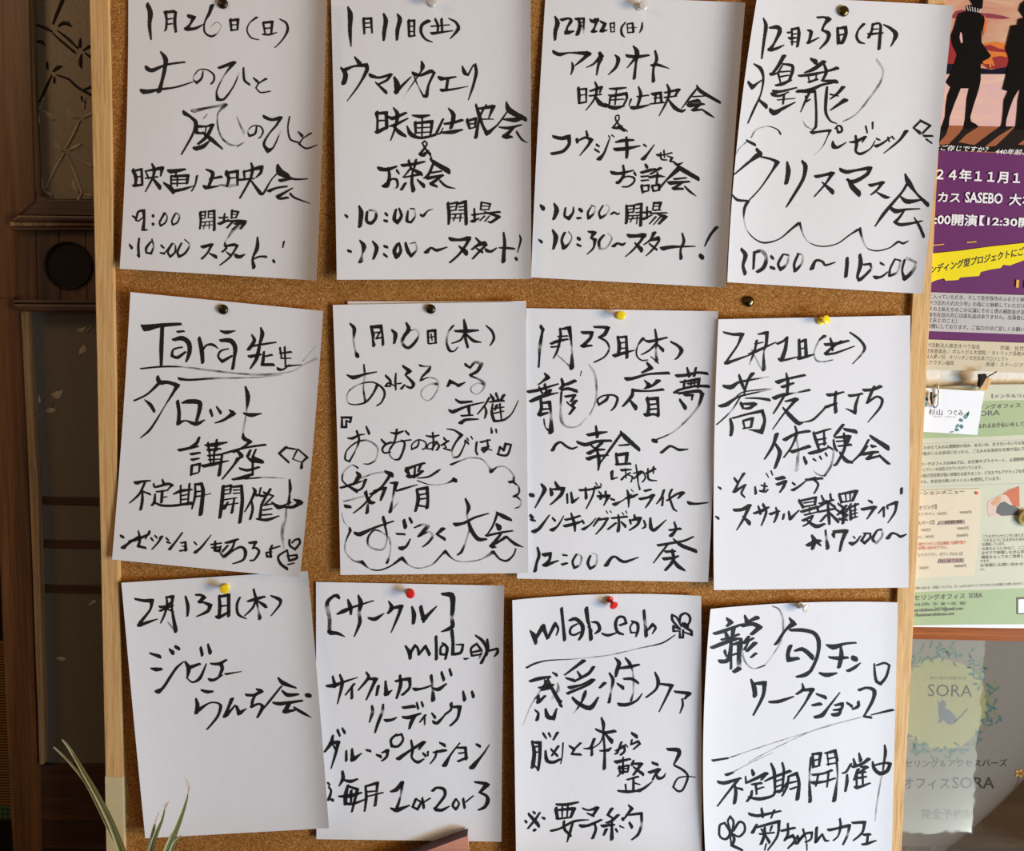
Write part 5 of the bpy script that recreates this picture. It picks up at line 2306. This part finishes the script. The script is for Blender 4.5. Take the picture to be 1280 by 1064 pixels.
for q in ([(1173, 162), (1185, 160), (1183, 168), (1176, 176), (1172, 180)], [(1204, 160), (1224, 158), (1208, 168), (1196, 180), (1184, 184), (1188, 178), (1199, 167)],
          [(1250, 158), (1268, 158), (1248, 170), (1228, 186), (1212, 186), (1236, 168)], [(1268, 160), (1300, 160), (1268, 184), (1240, 187), (1256, 172)]): L('shadow_print', q, M_shadp)
L('figure_print', [(1212, -10), (1212, 0), (1216, 6), (1208, 7), (1208, 14), (1199, 16.5), (1196, 22), (1192, 36), (1188, 45), (1191, 57), (1196.5, 68), (1193, 80), (1188, 92), (1184, 99), (1182, 103), (1188, 109), (1184, 119), (1182, 132), (1181, 146), (1177, 158), (1173, 165), (1184, 163), (1186, 158), (1187, 147), (1193, 130), (1198, 118), (1201, 110.5), (1211, 110.5), (1208, 124), (1207, 138), (1206, 150), (1204, 160), (1209, 161), (1223, 158), (1220, 155), (1214, 152), (1213, 146), (1217, 132), (1221, 120), (1224, 110), (1226, 100), (1226, 80), (1230, 79), (1237, 75), (1239, 70), (1232, 60), (1227, 53), (1227, 40), (1230, 30), (1231, 23), (1226, 17), (1220, 14), (1228, 10), (1229, 0), (1229, -10)], M_fig)
L('cloak_edge_print', [(1230, 18), (1234, 26), (1233, 36), (1229, 46), (1229, 36), (1231, 26)], M_orangep)
L('gap_print', [(1200.5, 40), (1202.5, 42), (1203.5, 53), (1201.5, 54), (1199.5, 47)], beach())
L('hand_print', [(1228, 77), (1236, 73), (1239, 70), (1240.5, 74), (1243.5, 82), (1241, 82.5), (1239, 79), (1239.5, 84), (1236.5, 84), (1236, 80), (1230, 80)], M_orangep)
for i in range(6): L('collar_print', [(1208 + i * 3.4, 7 + i * .8), (1209.2 + i * 3.4, 7 + i * .8), (1211 + i * 2.9, 13.5 + i * .5), (1209.8 + i * 2.9, 13.5 + i * .5)], M_gbox)
L('figure_print', [(1345, -10), (1300, 0), (1282, 0), (1276, 5), (1273.5, 13), (1277, 18), (1280, 22), (1273, 24), (1272, 31), (1264, 32), (1262, 40), (1257, 60), (1262, 75), (1259, 88), (1253, 112), (1260, 114), (1255, 125), (1254, 140), (1252.5, 154), (1250, 161), (1257, 161), (1258, 150), (1262, 136), (1267, 123), (1273, 113), (1275, 113), (1272.5, 125), (1271.5, 140), (1270, 156), (1268, 162), (1300, 162), (1345, 100)], M_fig)
L('yellow_stripe_print', [(1150, 318), (1164, 317), (1200, 313.5), (1240, 308), (1345, 297), (1345, 312), (1281, 325), (1270, 329), (1262, 332), (1254, 331), (1251, 335), (1238, 337), (1226, 340), (1224, 345), (1200, 347), (1198, 350), (1182, 351), (1180, 348), (1171, 350), (1162, 354), (1150, 355)], M_yellow)
L('yellow_stripe_print', [(1166, 306), (1180, 304.8), (1180, 306), (1166, 307.3)], M_amber)
L('yellow_stripe_print', [(1208, 302.6), (1220, 301.4), (1221, 302.8), (1209, 304)], M_amber)
L('grey_box_print', [(1150, 365), (1345, 371), (1345, 420.5), (1150, 413.5)], M_gbox)
L('beige_box_print', [(1150, 424), (1345, 431), (1345, 468.5), (1150, 461.2)], M_beige)
k[0] -= .00004; yt = k[0]
text_block('lettering', [('はご存じですか？', 1166, 187, 1235.5, 190, 7.6), ('440年前、', 1244, 192, 1280, 193.2, 7.6)], yt, M_white, pe, .012, .25)
text_block('lettering', [('２４年１１月１', 1169.5, 223.5, 1275, 228.5, 15.5)], yt, M_white, pe, .028)
text_block('lettering', [('カス', 1172, 251.5, 1200, 252.5, 14), ('SASEBO', 1206, 252.6, 1253, 254.6, 18), ('大ホ', 1261, 255, 1292, 256.5, 15)], yt, M_white, pe, .024)
text_block('lettering', [(':00開演', 1168, 279.5, 1221.5, 281.5, 15), ('【12:30開', 1224, 280.5, 1289, 283.5, 13)], yt, M_white, pe, .024)
text_block('lettering', [('ンディング型プロジェクトにご', 1163, 341.5, 1281, 318, 11)], yt, M_blacki, pe, .020, .2, .03)
text_block('lettering', [('11', 1270, 359, 1284, 360, 13)], yt, M_amber, pe, .03)
text_block('lettering', [('に入っていただき、そして佐世保市のふるさと納税', 1161, 372.8, 1286, 377, 6.2), ('ペラ忘れられた少年』の為にと納税していただける', 1161, 380.6, 1286, 385, 6.2),
  ('その上私たちのこの公演にその１倍の補助金が頂け', 1161, 388.2, 1286, 393, 6.2), ('保市在住の方には返礼品はありません。出演者にも', 1160, 395.6, 1286, 400, 6.2),
  ('丈夫とのこと）', 1160, 402.6, 1196, 403.8, 6.2), ('目標にしております。ご協力のほど宜しくお願いい', 1159, 409.8, 1286, 414.5, 6.2)], yt, M_blacki, pe, .006)
text_block('lettering', [('利活動法人東京オペラ協会', 1158, 433.5, 1225, 436, 6.2), ('共催：佐世保', 1250, 437, 1286, 438.4, 6.2), ('教育委員会／ ポルトガル大使館／ カトリック長崎大司', 1157, 440.8, 1286, 445, 6.2),
  ('法人夢ノ社　キリシタン文化伝承プロジェクト', 1157, 447.8, 1260, 451.5, 6.2), ('エクラタン福岡', 1156, 455, 1192, 456.4, 6.2), ('後援：ステージプラン', 1232, 457.5, 1290, 459.5, 6.2)], yt, M_blacki, pe, .002)

# green leaflet
M_leaflet = paper('leaflet_pale_green', (.60, .585, .43, 1), .4); M_lgreen = paper('leaflet_green', (.39, .47, .25, 1), .4)
M_menu = paper('menu_cream', (.72, .62, .44, 1), .4); M_redi = plain('print_red', (.62, .10, .05, 1), .6); M_pinkb = plain('print_taupe', (.42, .28, .23, 1), .6)
YG = .0145
ge = empty('green_leaflet', P(1215, 630, YG), 'pale green counselling leaflet with a cream price box, under the purple poster', 'leaflet')
prism('leaflet_sheet', [(1130, 485), (1200, 483), (1240, 481), (1345, 480), (1345, 781.5), (1280, 780.5), (1200, 781), (1130, 782.5)], YG, YG + .0006, M_leaflet, ge)
k[0] = YG
def G(name, pts, mat): k[0] -= .00004; return flat(name, pts, k[0], mat, ge)
G('green_band_print', [(1130, 503), (1240, 501), (1345, 499), (1345, 541), (1240, 545.5), (1130, 549)], M_lgreen)
G('green_band_print', [(1130, 741), (1200, 738.5), (1345, 733), (1345, 781.5), (1280, 780.5), (1200, 781), (1130, 782.5)], M_lgreen)
G('rule_print', [(1130, 555.5), (1345, 547), (1345, 547.7), (1130, 556.2)], M_gbox)
G('rule_print', [(1130, 609.5), (1345, 601.5), (1345, 602.1), (1130, 610.2)], M_gbox)
G('photo_print', [(1235, 627), (1244, 622), (1253, 618), (1260, 612), (1274.5, 608), (1275, 635), (1273, 645), (1250, 645.5), (1236, 646), (1234, 636)], plain('print_pale_peach', (.66, .47, .36, 1), .5))
G('photo_print', [(1253, 618), (1262, 612), (1274, 608), (1274.5, 634), (1266, 632), (1262, 624), (1258, 619)], plain('print_rust', (.55, .14, .05, 1), .5))
G('photo_print', [(1245, 641), (1246, 634), (1250, 629), (1256, 627), (1262, 631), (1270, 633), (1274, 636), (1273, 644), (1252, 645)], plain('print_slate', (.11, .115, .10, 1), .5))
G('photo_print', [(1239, 629), (1246, 622), (1252, 620), (1250, 627), (1245, 632), (1242, 633)], plain('print_skin', (.62, .32, .16, 1), .5))
k[0] -= .00004; yt = k[0]
text_block('lettering', [('【メンタルリハビリ', 1240, 497.5, 1298, 496.5, 5.4)], yt, M_greyi, ge, 0, 0, -.02)
text_block('lettering', [('リングオフィス', 1224, 511.5, 1276, 509, 6.5), ('SORA', 1219, 520.5, 1250, 519, 9)], yt, M_greyi, ge, 0, 0, -.02)
text_block('lettering', [('になれるお手伝いをしていま', 1217, 535.5, 1292, 532, 6.5)], yt, M_greyi, ge, .008, 0, -.02)
text_block('lettering', [('したがえて人の人間関係の悩み、あるいは、生き方いろいろな悩みを', 1151, 562, 1290, 555, 5), ('家族がこんな状況になったら、ご主人のお気持ちを知り悩んでいる', 1150, 569.5, 1290, 562.5, 5),
  ('コーチオフィスSORAでは、お仕事やプライベート、人間関係にお', 1151, 582.5, 1290, 575.5, 5), ('まくアシーの対応させていただいています。', 1150, 589.5, 1228, 586, 5),
  ('の自己否定感が強い体験をお話すること、どなたでもアクティブな手軽に', 1150, 597, 1290, 590.5, 5), ('から、安全性の高いセッションを提供しています。', 1150, 604.5, 1251, 600, 5)], yt, M_greyi, ge, .002, 0, -.02)
text_block('lettering', [('ごとのカウンセリングに来た方でもリ', 1229, 672.5, 1290, 670.5, 4.6), ('つきるようになる手のための講座', 1229, 677.5, 1290, 675.5, 4.6), ('も開催しています。', 1228, 682.5, 1257, 681.5, 4.6), ('お茶のようにかのご、こころと', 1228, 688, 1290, 686, 4.6),
  ('ヨガでで体験しながら学べる', 1227, 693.2, 1290, 691.4, 4.6), ('講座をもってのご用意してい', 1227, 698.5, 1290, 696.6, 4.6), ('ります。', 1226, 703.5, 1238, 703, 4.6), ('お気軽にお問い合わせ下さ', 1226, 708.6, 1290, 706.5, 4.6), ('い。', 1226, 713.5, 1231, 713.3, 4.6)], yt, M_greyi, ge, .002, 0, -.02)
text_block('lettering', [('お問い合わせ、詳細については、ホームまたはサイトブログからもお気軽にお問い合わせください', 1143, 737, 1290, 730.5, 3.8)], yt, M_greyi, ge, 0, 0, -.02)
text_block('lettering', [('セリングオフィス', 1143, 750.3, 1206.5, 747.8, 7.5), ('SORA', 1211.5, 747.8, 1228, 747.2, 9)], yt, M_greyi, ge, .006, 0, -.02)
text_block('lettering', [('014-3791（9：00 ～18：00）', 1142, 758, 1207, 756, 5.5), ('marukakuno2019@mail.com', 1141, 765, 1204, 762.5, 6.2), ('//kanamarukakuno.net', 1143, 771, 1193, 769, 6.2)], yt, M_greyi, ge, .008, 0, -.02)
qb = empty('white_box_print', (0, 0, 0)) if False else None
prism('framed_code_box', [(1271, 747), (1310, 745), (1310, 768), (1271, 768)], yt - .0001, yt, M_greyi, ge)
flat('code_box_paper', [(1273, 749.5), (1308, 747.5), (1308, 766), (1273, 766.5)], yt - .00016, M_card, ge)
# cream menu slip
ms = empty('price_slip', P(1180, 665, YG - .003), 'cream price slip with red notice lines, stuck on the green leaflet', 'paper')
sl = Sheet([(1132, 613.5), (1226, 610.8), (1217.3, 719.4), (1132, 723.2)], lambda u, v: -(YG - .0008) + .0004 * u ** 3 * v, br=(2.2, 0))
sl.mesh('slip_sheet', M_menu, ms, 10, 12, .0004)
yt = YG - .0014
prism('red_dot', [(1221 + 2 * cos(a * pi / 5), 616.5 + 2 * sin(a * pi / 5)) for a in range(10)], yt - .0002, yt, M_redi, ms)
text_block('lettering', [('ーションメニュー', 1147, 619, 1206, 616.8, 6)], yt, M_greyi, ms, .002, 0, -.03)
text_block('lettering', [('セリング】', 1148.5, 637.5, 1171, 636, 6.2), ('スバーズ】', 1147, 656.5, 1168, 655.2, 5.6)], yt, M_greyi, ms, .004, 0, -.03)
text_block('lettering', [('オンライン（60分）', 1147.5, 644.8, 1184, 643.5, 4.4), ('9000円', 1200, 642.5, 1214.5, 642, 4.4), ('ト（60分）', 1146, 664.5, 1164, 664, 4.4), ('9000円', 1197, 662.5, 1211, 662, 4.4),
  ('なし（40分）', 1146, 673.3, 1168, 672.4, 4.4), ('3000円', 1196, 671.5, 1210, 671, 4.4), ('フェイスリフト、ボディプロセス】', 1144.5, 695.8, 1203, 694.2, 4.8), ('ト（40分）', 1144, 712, 1161, 711.5, 4.4), ('9000円', 1193.5, 709.6, 1208, 709, 4.4)], yt, M_greyi, ms, 0, 0, -.03)
text_block('lettering', [('一般カウンセリングお友達割にも随時可能で', 1146, 682.6, 1207.5, 679.8, 4.8), ('にお問い合わせ下さい。', 1145, 687.6, 1185, 686, 4.8)], yt, M_redi, ms, .006, 0, -.03)
flat('tab_print', [(1175, 652), (1206, 650), (1206.5, 655), (1172, 656.5)], yt, M_pinkb, ms)
flat('tab_print', [(1174.5, 699), (1205, 698), (1205, 703.5), (1172.5, 704.5)], yt, M_pinkb, ms)
text_block('lettering', [('初回割引価格', 1181, 655, 1203, 653.6, 4.4), ('はじめての方', 1175.5, 703.2, 1203, 702.2, 4.4)], yt - .0001, M_blacki, ms, .006, 0, -.03)

# white leaflet edges behind and below the green leaflet
we = empty('white_paper', P(1230, 482, .0165), 'white sheet peeking out above and below the green leaflet', 'paper')
prism('sheet', [(1130, 487), (1175, 483.6), (1226, 480.4), (1345, 479), (1345, 786), (1150, 784.6), (1130, 784.5)], .0158, .0164, M_paper, we)
# gold ornament at the frame edge
ge2 = empty('gold_button', P(1284, 647, .008), 'round gold ornament on the green leaflet beside the printed photo', 'ornament')
lathe('disc', [(.0085, 0), (.0095, .001), (.0092, .0025), (.0070, .0032), (.0062, .0022), (.0048, .0036), (.0020, .0040), (.0003, .0041)], P(1283, 648, .012), (0, -1, 0), plain('gold', (.62, .47, .20, 1), .35, .5, Metallic=.4), ge2)

# white name card with a clip
ce = empty('name_card', P(1190, 515, .008), 'white name card with blue-green leaf print, held by a steel clip', 'card')
YC = .0085
cs = Sheet([(1154, 484.8), (1230.5, 489.4), (1221.6, 543.8), (1148, 539.6)], lambda u, v: -YC)
cs.mesh('card_sheet', M_card, ce, 6, 6, .0004)
yt = YC - .00025
text_block('lettering', [('杉山', 1161, 518, 1178, 518.8, 8.5), ('つぐみ', 1184.5, 518.4, 1204, 519.6, 8.5)], yt, M_greyi, ce, 0, 0, -.05)
text_block('lettering', [('カウンセラー ・ ファシリテーター', 1167, 521.6, 1195, 522.4, 2.6)], yt, M_greyi, ce, 0, 0, -.05)
M_lb = plain('print_leaf_blue', (.10, .19, .24, 1), .6); M_lg = plain('print_leaf_teal', (.14, .33, .26, 1), .6)
def leafp(cx, cy, l, wd, a, y, mat, par):
    p = []
    for i in range(10):
        t = 2 * pi * i / 10; x = l / 2 * cos(t); q = wd / 2 * sin(t) * (1 - .25 * cos(t))
        p.append((cx + x * cos(a) - q * sin(a), cy + x * sin(a) + q * cos(a)))
    return flat('leaf_print', p, y, mat, par)
for cx, cy, l, wd, a, m in ((1158, 499, 5, 4.4, .3, M_lb), (1165, 500, 8, 3, 1.4, M_lb), (1169, 495, 6, 3.4, -.7, M_lg), (1157.5, 506, 6, 3, 1.6, M_lg), (1165, 492.5, 5, 2.5, -1, M_lg), (1201.5, 525.5, 5, 4.2, .4, M_lb),
        (1208, 520, 9, 4.5, -1, M_lg), (1210.5, 517, 6, 2.4, -1.2, M_lg), (1202, 533.5, 5.5, 4.6, 1.2, M_lb), (1197, 532.5, 6, 3, -1, M_lg), (1196.3, 537.5, 5, 4, .2, M_lb), (1190, 540, 6, 1.6, -.2, M_lg)):
    leafp(cx, cy, l, wd, a, yt - .0001, m, ce)
cl = empty('wire_clip', P(1169, 485, 0), 'bent steel wire clip gripping the top of the white name card', 'clip')
pts = [P(x, y, yy) for x, y, yy in ((1164.3, 491, .006), (1164, 497, .0055), (1164.8, 504, .005), (1167, 508.8, .005), (1170, 509.6, .005), (1172.5, 507, .005), (1173.4, 500, .005), (1173.4, 490, .005), (1172.6, 483, .005), (1170, 480.5, .008), (1167.5, 482, .014))]
v, f = tube(pts, .0011, 10); obj('wire', v, f, M_steel, cl, smooth=True)
v, f = tube([P(x, y, .0048) for x, y in ((1164.2, 490), (1164.2, 498), (1165.3, 505))], [.0014, .0018, .0012], 10); obj('grip', v, f, M_blk, cl, smooth=True)
# tiny wooden clip
pg = empty('mini_clothespin', P(1231, 479, .004), 'tiny wooden clothespin with a black jaw above the green leaflet', 'clothespin')
prism('wooden_jaw', [(1232.5, 472.5), (1240.5, 474), (1233.5, 488), (1224, 487.5)], .004, .0068, M_pine, pg, .0004)
prism('wooden_jaw', [(1231, 471.8), (1238.5, 473), (1231.5, 487), (1223.5, 487.5)], .0075, .010, M_pine, pg, .0004)
prism('black_spring', [(1225, 468), (1233, 467.2), (1233.8, 471), (1228, 482), (1224, 484), (1225.5, 474)], .0030, .009, M_black, pg, .0004)
v, f = tube([P(1233, 472, .005), P(1240, 468, .004), (P(1246, 464.6, .003))], .0007, 8); obj('wire', v, f, M_blk, pg)
# thin shelf line of the wall above the leaflet
# framed sign with glass
YF = .018
fe = empty('framed_sign', P(1230, 900, YF), 'brown wood picture frame holding a glazed sign with a leaf wreath and cat', 'framed sign')
prism('frame_rail', [(1100, 783.2), (1345, 786.4), (1345, 803.6), (1100, 798.6)], .0152, .021, M_orange, fe, .002)
prism('frame_rail', [(1330, 803.6), (1350, 803.6), (1340, 1180), (1320, 1180)], .0152, .021, M_orange, fe, .002)
prism('frame_rail', [(1080, 1162), (1345, 1166), (1345, 1182), (1080, 1178)], .0152, .021, M_orange, fe, .002)
prism('frame_rail', [(1082, 798), (1100, 798), (1092, 1178), (1074, 1178)], .0165, .021, M_orange, fe, .001)
M_sign = paper('sign_taupe', (.215, .185, .145, 1), .7)
prism('sign_sheet', [(1095, 795), (1332, 798), (1325, 1170), (1090, 1165)], .0195, .0205, M_sign, fe)
k[0] = .0195
def B(name, pts, mat): k[0] -= .00004; return flat(name, pts, k[0], mat, fe)
M_sgt = plain('print_sign_brown', (.045, .036, .026, 1), .7, .1)
M_ly = plain('print_straw_yellow', (.30, .27, .11, 1), .7)
B('yellow_disc_print', [(1176 + 58 * cos(a * pi / 14) * (1 + .03 * sin(a * 3)), 880 + 57 * sin(a * pi / 14) * (1 + .03 * cos(a * 5))) for a in range(28)], M_ly)
rnd = random.Random(5)
M_w1 = plain('print_wreath_green', (.075, .13, .075, 1), .7); M_w2 = plain('print_wreath_teal', (.06, .13, .11, 1), .7); M_w3 = plain('print_wreath_olive', (.17, .19, .07, 1), .7)
k[0] -= .0001
LV = {0: [[], []], 1: [[], []], 2: [[], []]}
for i in range(230):
    a = rnd.uniform(0, 2 * pi); rr = rnd.gauss(64, 5.5); cx, cy = 1176 + rr * cos(a) * 1.02, 880 + rr * sin(a) * 1.0
    d = a + pi / 2 + rnd.choice((-1, 1)) * rnd.uniform(.3, 1.2); l, wd = rnd.uniform(6, 12), rnd.uniform(2.0, 3.6)
    q = LV[rnd.randrange(3)]; b0 = len(q[0])
    for j in range(8):
        t = 2 * pi * j / 8; x = l / 2 * cos(t); z = wd / 2 * sin(t) * (1 - .25 * cos(t))
        q[0].append(P(cx + x * cos(d) - z * sin(d), cy + x * sin(d) + z * cos(d), k[0] - .00001 * (i % 5)))
    q[1].append(tuple(range(b0, b0 + 8)))
for i, m in enumerate((M_w1, M_w2, M_w3)): tag(obj('wreath_print', LV[i][0], LV[i][1], m, fe), kind='stuff')
k[0] -= .0001; yt = k[0]
text_block('lettering', [('SORA', 1160, 870.5, 1215, 871.5, 22)], yt, M_sgt, fe, -.008, 0, -.03)
text_block('lettering', [('カウンセリングオフィス', 1163, 849, 1208, 849.5, 4)], yt, M_sgt, fe, 0, 0, -.03)
M_cat = plain('print_cat_grey', (.12, .125, .12, 1), .7)
B('cat_print', [(1172, 877), (1175, 879), (1178, 875), (1182, 877), (1183, 881), (1181, 885), (1187, 888), (1193, 893), (1196, 900), (1193, 905), (1186, 906), (1182, 903), (1178, 899), (1177, 903), (1174, 904), (1172.5, 903), (1175, 898), (1173, 890), (1174, 884)], M_cat)
V, F, U, A = ribbons([[[1194, 902, 1.8, 0], [1201, 896, 1.6, 0], [1206, 890, 1.5, 0], [1210, 886, 1.2, 0]]], 0)
obj('cat_tail_print', [P(x, y, k[0]) for x, y in V], F, M_cat, fe)
text_block('lettering', [('セリング＆アクセスバーズ', 1131, 959, 1259, 958, 11)], yt, M_sgt, fe, 0, 0, -.03)
text_block('lettering', [('オフィス', 1129, 985, 1187, 985.6, 16), ('SORA', 1190, 985.6, 1243, 985.5, 20)], yt, M_sgt, fe, .01, 0, -.03)
text_block('lettering', [('完全予約制', 1151, 1023, 1217, 1023.5, 14)], yt, M_sgt, fe, 0, 0, -.03)
text_block('lettering', [('オフィスＳＯＲＡ', 1128, 1063, 1163, 1063.5, 6), ('不定休', 1178, 1063.5, 1194, 1063.7, 6)], yt, M_sgt, fe, 0, 0, -.03)
v4 = [(1173, 1058), (1198, 1058.6), (1198, 1066), (1173, 1066)]; B('outline_print', v4, M_cat); B('outline_print', [(1173.8, 1058.8), (1197.3, 1059.4), (1197.3, 1065.5), (1173.8, 1065.5)], M_sign)
for a in range(5): leafp(1275 + 3.4 * cos(a * 1.257), 967 + 3 * sin(a * 1.257), 6, 4, a * 1.257, k[0] - .0001, M_amber if a else M_orangep, fe)
V, F, U, A = ribbons([[[1274, 971, 1, 0], [1272, 979, .8, 0], [1267, 988, .6, 0]]], 0)
obj('stem_print', [P(x, y, k[0]) for x, y in V], F, M_cat, fe)
tg = NT('picture_glass'); tg.set(.0, .5, Transmission_Weight=1.0, IOR=1.5)
tg.b.inputs['Base Color'].default_value = (1, 1, 1, 1); _m = tg.n('ShaderNodeMixShader'); _gl = tg.n('ShaderNodeBsdfGlossy'); _tr = tg.n('ShaderNodeBsdfTransparent'); _fr = tg.n('ShaderNodeFresnel')
_gl.inputs['Roughness'].default_value = .02; _fr.inputs['IOR'].default_value = 1.75
_v = tg.coords(); _nn = tg.noise(_v, 9, 3); _bp = tg.n('ShaderNodeBump'); _bp.inputs['Distance'].default_value = .0003; tg.l(_nn, _bp.inputs['Height']); tg.l(_bp.outputs[0], _gl.inputs['Normal'])
tg.l(_fr.outputs[0], _m.inputs[0]); tg.l(_tr.outputs[0], _m.inputs[1]); tg.l(_gl.outputs[0], _m.inputs[2]); tg.l(_m.outputs[0], tg.t.nodes['Material Output'].inputs[0])
flat('picture_glass', [(1095, 795), (1332, 798), (1325, 1170), (1090, 1165)], .0180, tg.m, fe)
bpy.data.objects.remove(_tobj)

# ---------------------------------------------------------------- things in front of the board
ZL = P(640, 1064, -.02).z - .10
tag(box('trim_1', -1.0, 0.5, -.27, -.02, ZL - .03, ZL, M_floor, bevel=.002), kind='structure')
# dried variegated plant
def leafmat():
    t = NT('variegated_leaf'); uv = t.n('ShaderNodeUVMap'); sp = t.n('ShaderNodeSeparateXYZ'); t.l(uv.outputs[0], sp.inputs[0])
    v = t.coords((1, 1, 1)); nz = t.noise(v, 60, 3)
    a = t.n('ShaderNodeMath', operation='MULTIPLY_ADD'); t.l(nz, a.inputs[0]); a.inputs[1].default_value = .12; t.l(sp.outputs[1], a.inputs[2])
    t.l(t.ramp(a.outputs[0], [(.0, (.66, .56, .33, 1)), (.24, (.62, .54, .32, 1)), (.34, (.10, .15, .05, 1)), (.62, (.16, .21, .08, 1)), (.74, (.60, .55, .36, 1)), (1, (.36, .40, .18, 1))]), t.b.inputs['Base Color'])
    return t.set(.5, .35)
M_leaf = leafmat(); M_dry = plain('dry_leaf_tip', (.50, .34, .20, 1), .7)
def blade(name, spec, parent, mat=M_leaf, fold=.35):
    """spec: (px, py, depth, half width in px)"""
    q = resample([[a, b, w2 * 10, d * 100] for a, b, d, w2 in spec], 6)
    v, f, uv = [], [], []
    for i, (x, y, w10, d100) in enumerate(q):
        a, b = q[max(i - 1, 0)], q[min(i + 1, len(q) - 1)]; dx, dy = b[0] - a[0], b[1] - a[1]; l = sqrt(dx * dx + dy * dy) or 1
        h = w10 / 10; d = d100 / 100
        for j, s in enumerate((-1, 0, 1)):
            v.append(P(x - dy / l * h * s, y + dx / l * h * s, d + (h * .0009 * fold if j == 1 else 0))); uv.append((i * .1, j / 2))
    n = len(v)
    vb = [(p.x, p.y + .0004, p.z) for p in v]; uv = uv + uv
    for i in range(len(q) - 1):
        a = i * 3
        for o2 in (0, 1): f.append((a + o2, a + o2 + 1, a + o2 + 4, a + o2 + 3)); f.append((n + a + o2, n + a + o2 + 3, n + a + o2 + 4, n + a + o2 + 1))
    return obj(name, v + vb, f, mat, parent, smooth=True, uvs=uv)
base = P(178, 1128, -.20)
pl = empty('spider_plant', (base.x, base.y, ZL), 'slender green and cream striped leaves at the lower left, dried at the tips', 'plant')
blade('leaf', [(178, 1205, -.20, 2.5), (176, 1140, -.20, 4), (164, 1095, -.20, 5.5), (152, 1064, -.19, 5.2), (138, 1028, -.18, 4.4), (120, 992, -.17, 3.6), (106, 968, -.16, 2.9), (92, 944, -.15, 2.2), (84, 932, -.15, 1.5), (77.5, 924.5, -.15, .8)], pl)
blade('leaf', [(178, 1205, -.20, 2.5), (170, 1130, -.199, 3), (150, 1070, -.185, 2.6), (130, 1024, -.175, 2.2), (108, 980, -.162, 2.0), (92, 959, -.155, 1.6), (78, 944, -.15, 1.2), (67, 934, -.15, .8)], pl)
blade('leaf', [(178, 1205, -.20, 2.5), (180, 1140, -.20, 3), (184, 1090, -.21, 4), (187, 1064, -.21, 3.6), (191, 1042, -.21, 2.4), (193.5, 1030, -.21, 1.1)], pl)
blade('leaf', [(178, 1205, -.20, 2.5), (182, 1140, -.20, 3), (189, 1064, -.215, 3.4), (196, 1040, -.215, 2.8), (202, 1026, -.215, 2.0), (206, 1010, -.215, .7)], pl)
blade('leaf', [(178, 1205, -.20, 2.5), (188, 1140, -.20, 4), (205, 1075, -.22, 5.4), (212, 1056, -.22, 4.6), (222, 1032, -.22, 3.4), (230, 1010, -.22, 2.2), (235, 993, -.22, .9)], pl)
blade('leaf', [(178, 1205, -.20, 2.5), (192, 1140, -.20, 3), (208, 1082, -.225, 3.0), (218, 1054, -.225, 2.0), (226, 1046, -.225, .8)], pl)
for pts in ([(193.5, 1031), (196, 1022), (199, 1016)], [(206, 1012), (208, 1004), (204, 1008)], [(206, 1012), (209.5, 1005), (211, 1002)], [(235, 995), (236, 985), (233, 979), (231, 970)], [(235, 994), (237, 984), (234, 974)], [(222, 1048), (226, 1044), (228, 1046)]):
    v, f = tube([P(x, y, -.22) for x, y in pts], [.0005, .0004, .0003, .0002][:len(pts)] , 6)
    tag(obj('dry_tip', v, f, M_dry, pl, smooth=True), 'dry thread-like leaf tip')
lathe('pot', [(.030, 0), (.038, .002), (.045, .030), (.048, .034), (.048, .040), (.044, .040), (.040, .030), (.002, .030)], (base.x, base.y, ZL + .001), (0, 0, 1), M_terra, pl)

# reddish wooden block whose top corner shows at the bottom edge
def hexa(name, pts, y0, y1, mat, parent): return prism(name, pts, y0, y1, mat, parent, .0006)
rb = empty('wooden_block', P(560, 1090, -.02), 'reddish wooden block with a dark slanted top edge at the bottom of the picture', 'wooden block')
def slab(name, c, y1, mat, parent):
    v = list(c) + [Vector((p.x, y1, p.z)) for p in c]
    return obj(name, v, [(0, 1, 2, 3), (7, 6, 5, 4), (0, 4, 5, 1), (1, 5, 6, 2), (2, 6, 7, 3), (3, 7, 4, 0)], mat, parent, bevel=.0004)
slab('front_board', [P(584.2, 1042.4, -.02), Vector((P(596, 1160, -.02).x, -.02, ZL + .0006)), Vector((P(455, 1160, -.02).x, -.02, ZL + .0006)), P(447, 1093, -.02)], -.013, M_terra, rb)
slab('top_edge', [P(584.6, 1041.6, -.0204), P(584.4, 1045.0, -.0204), P(447, 1096, -.0204), P(446, 1091.6, -.0204)], -.009, M_plum, rb)
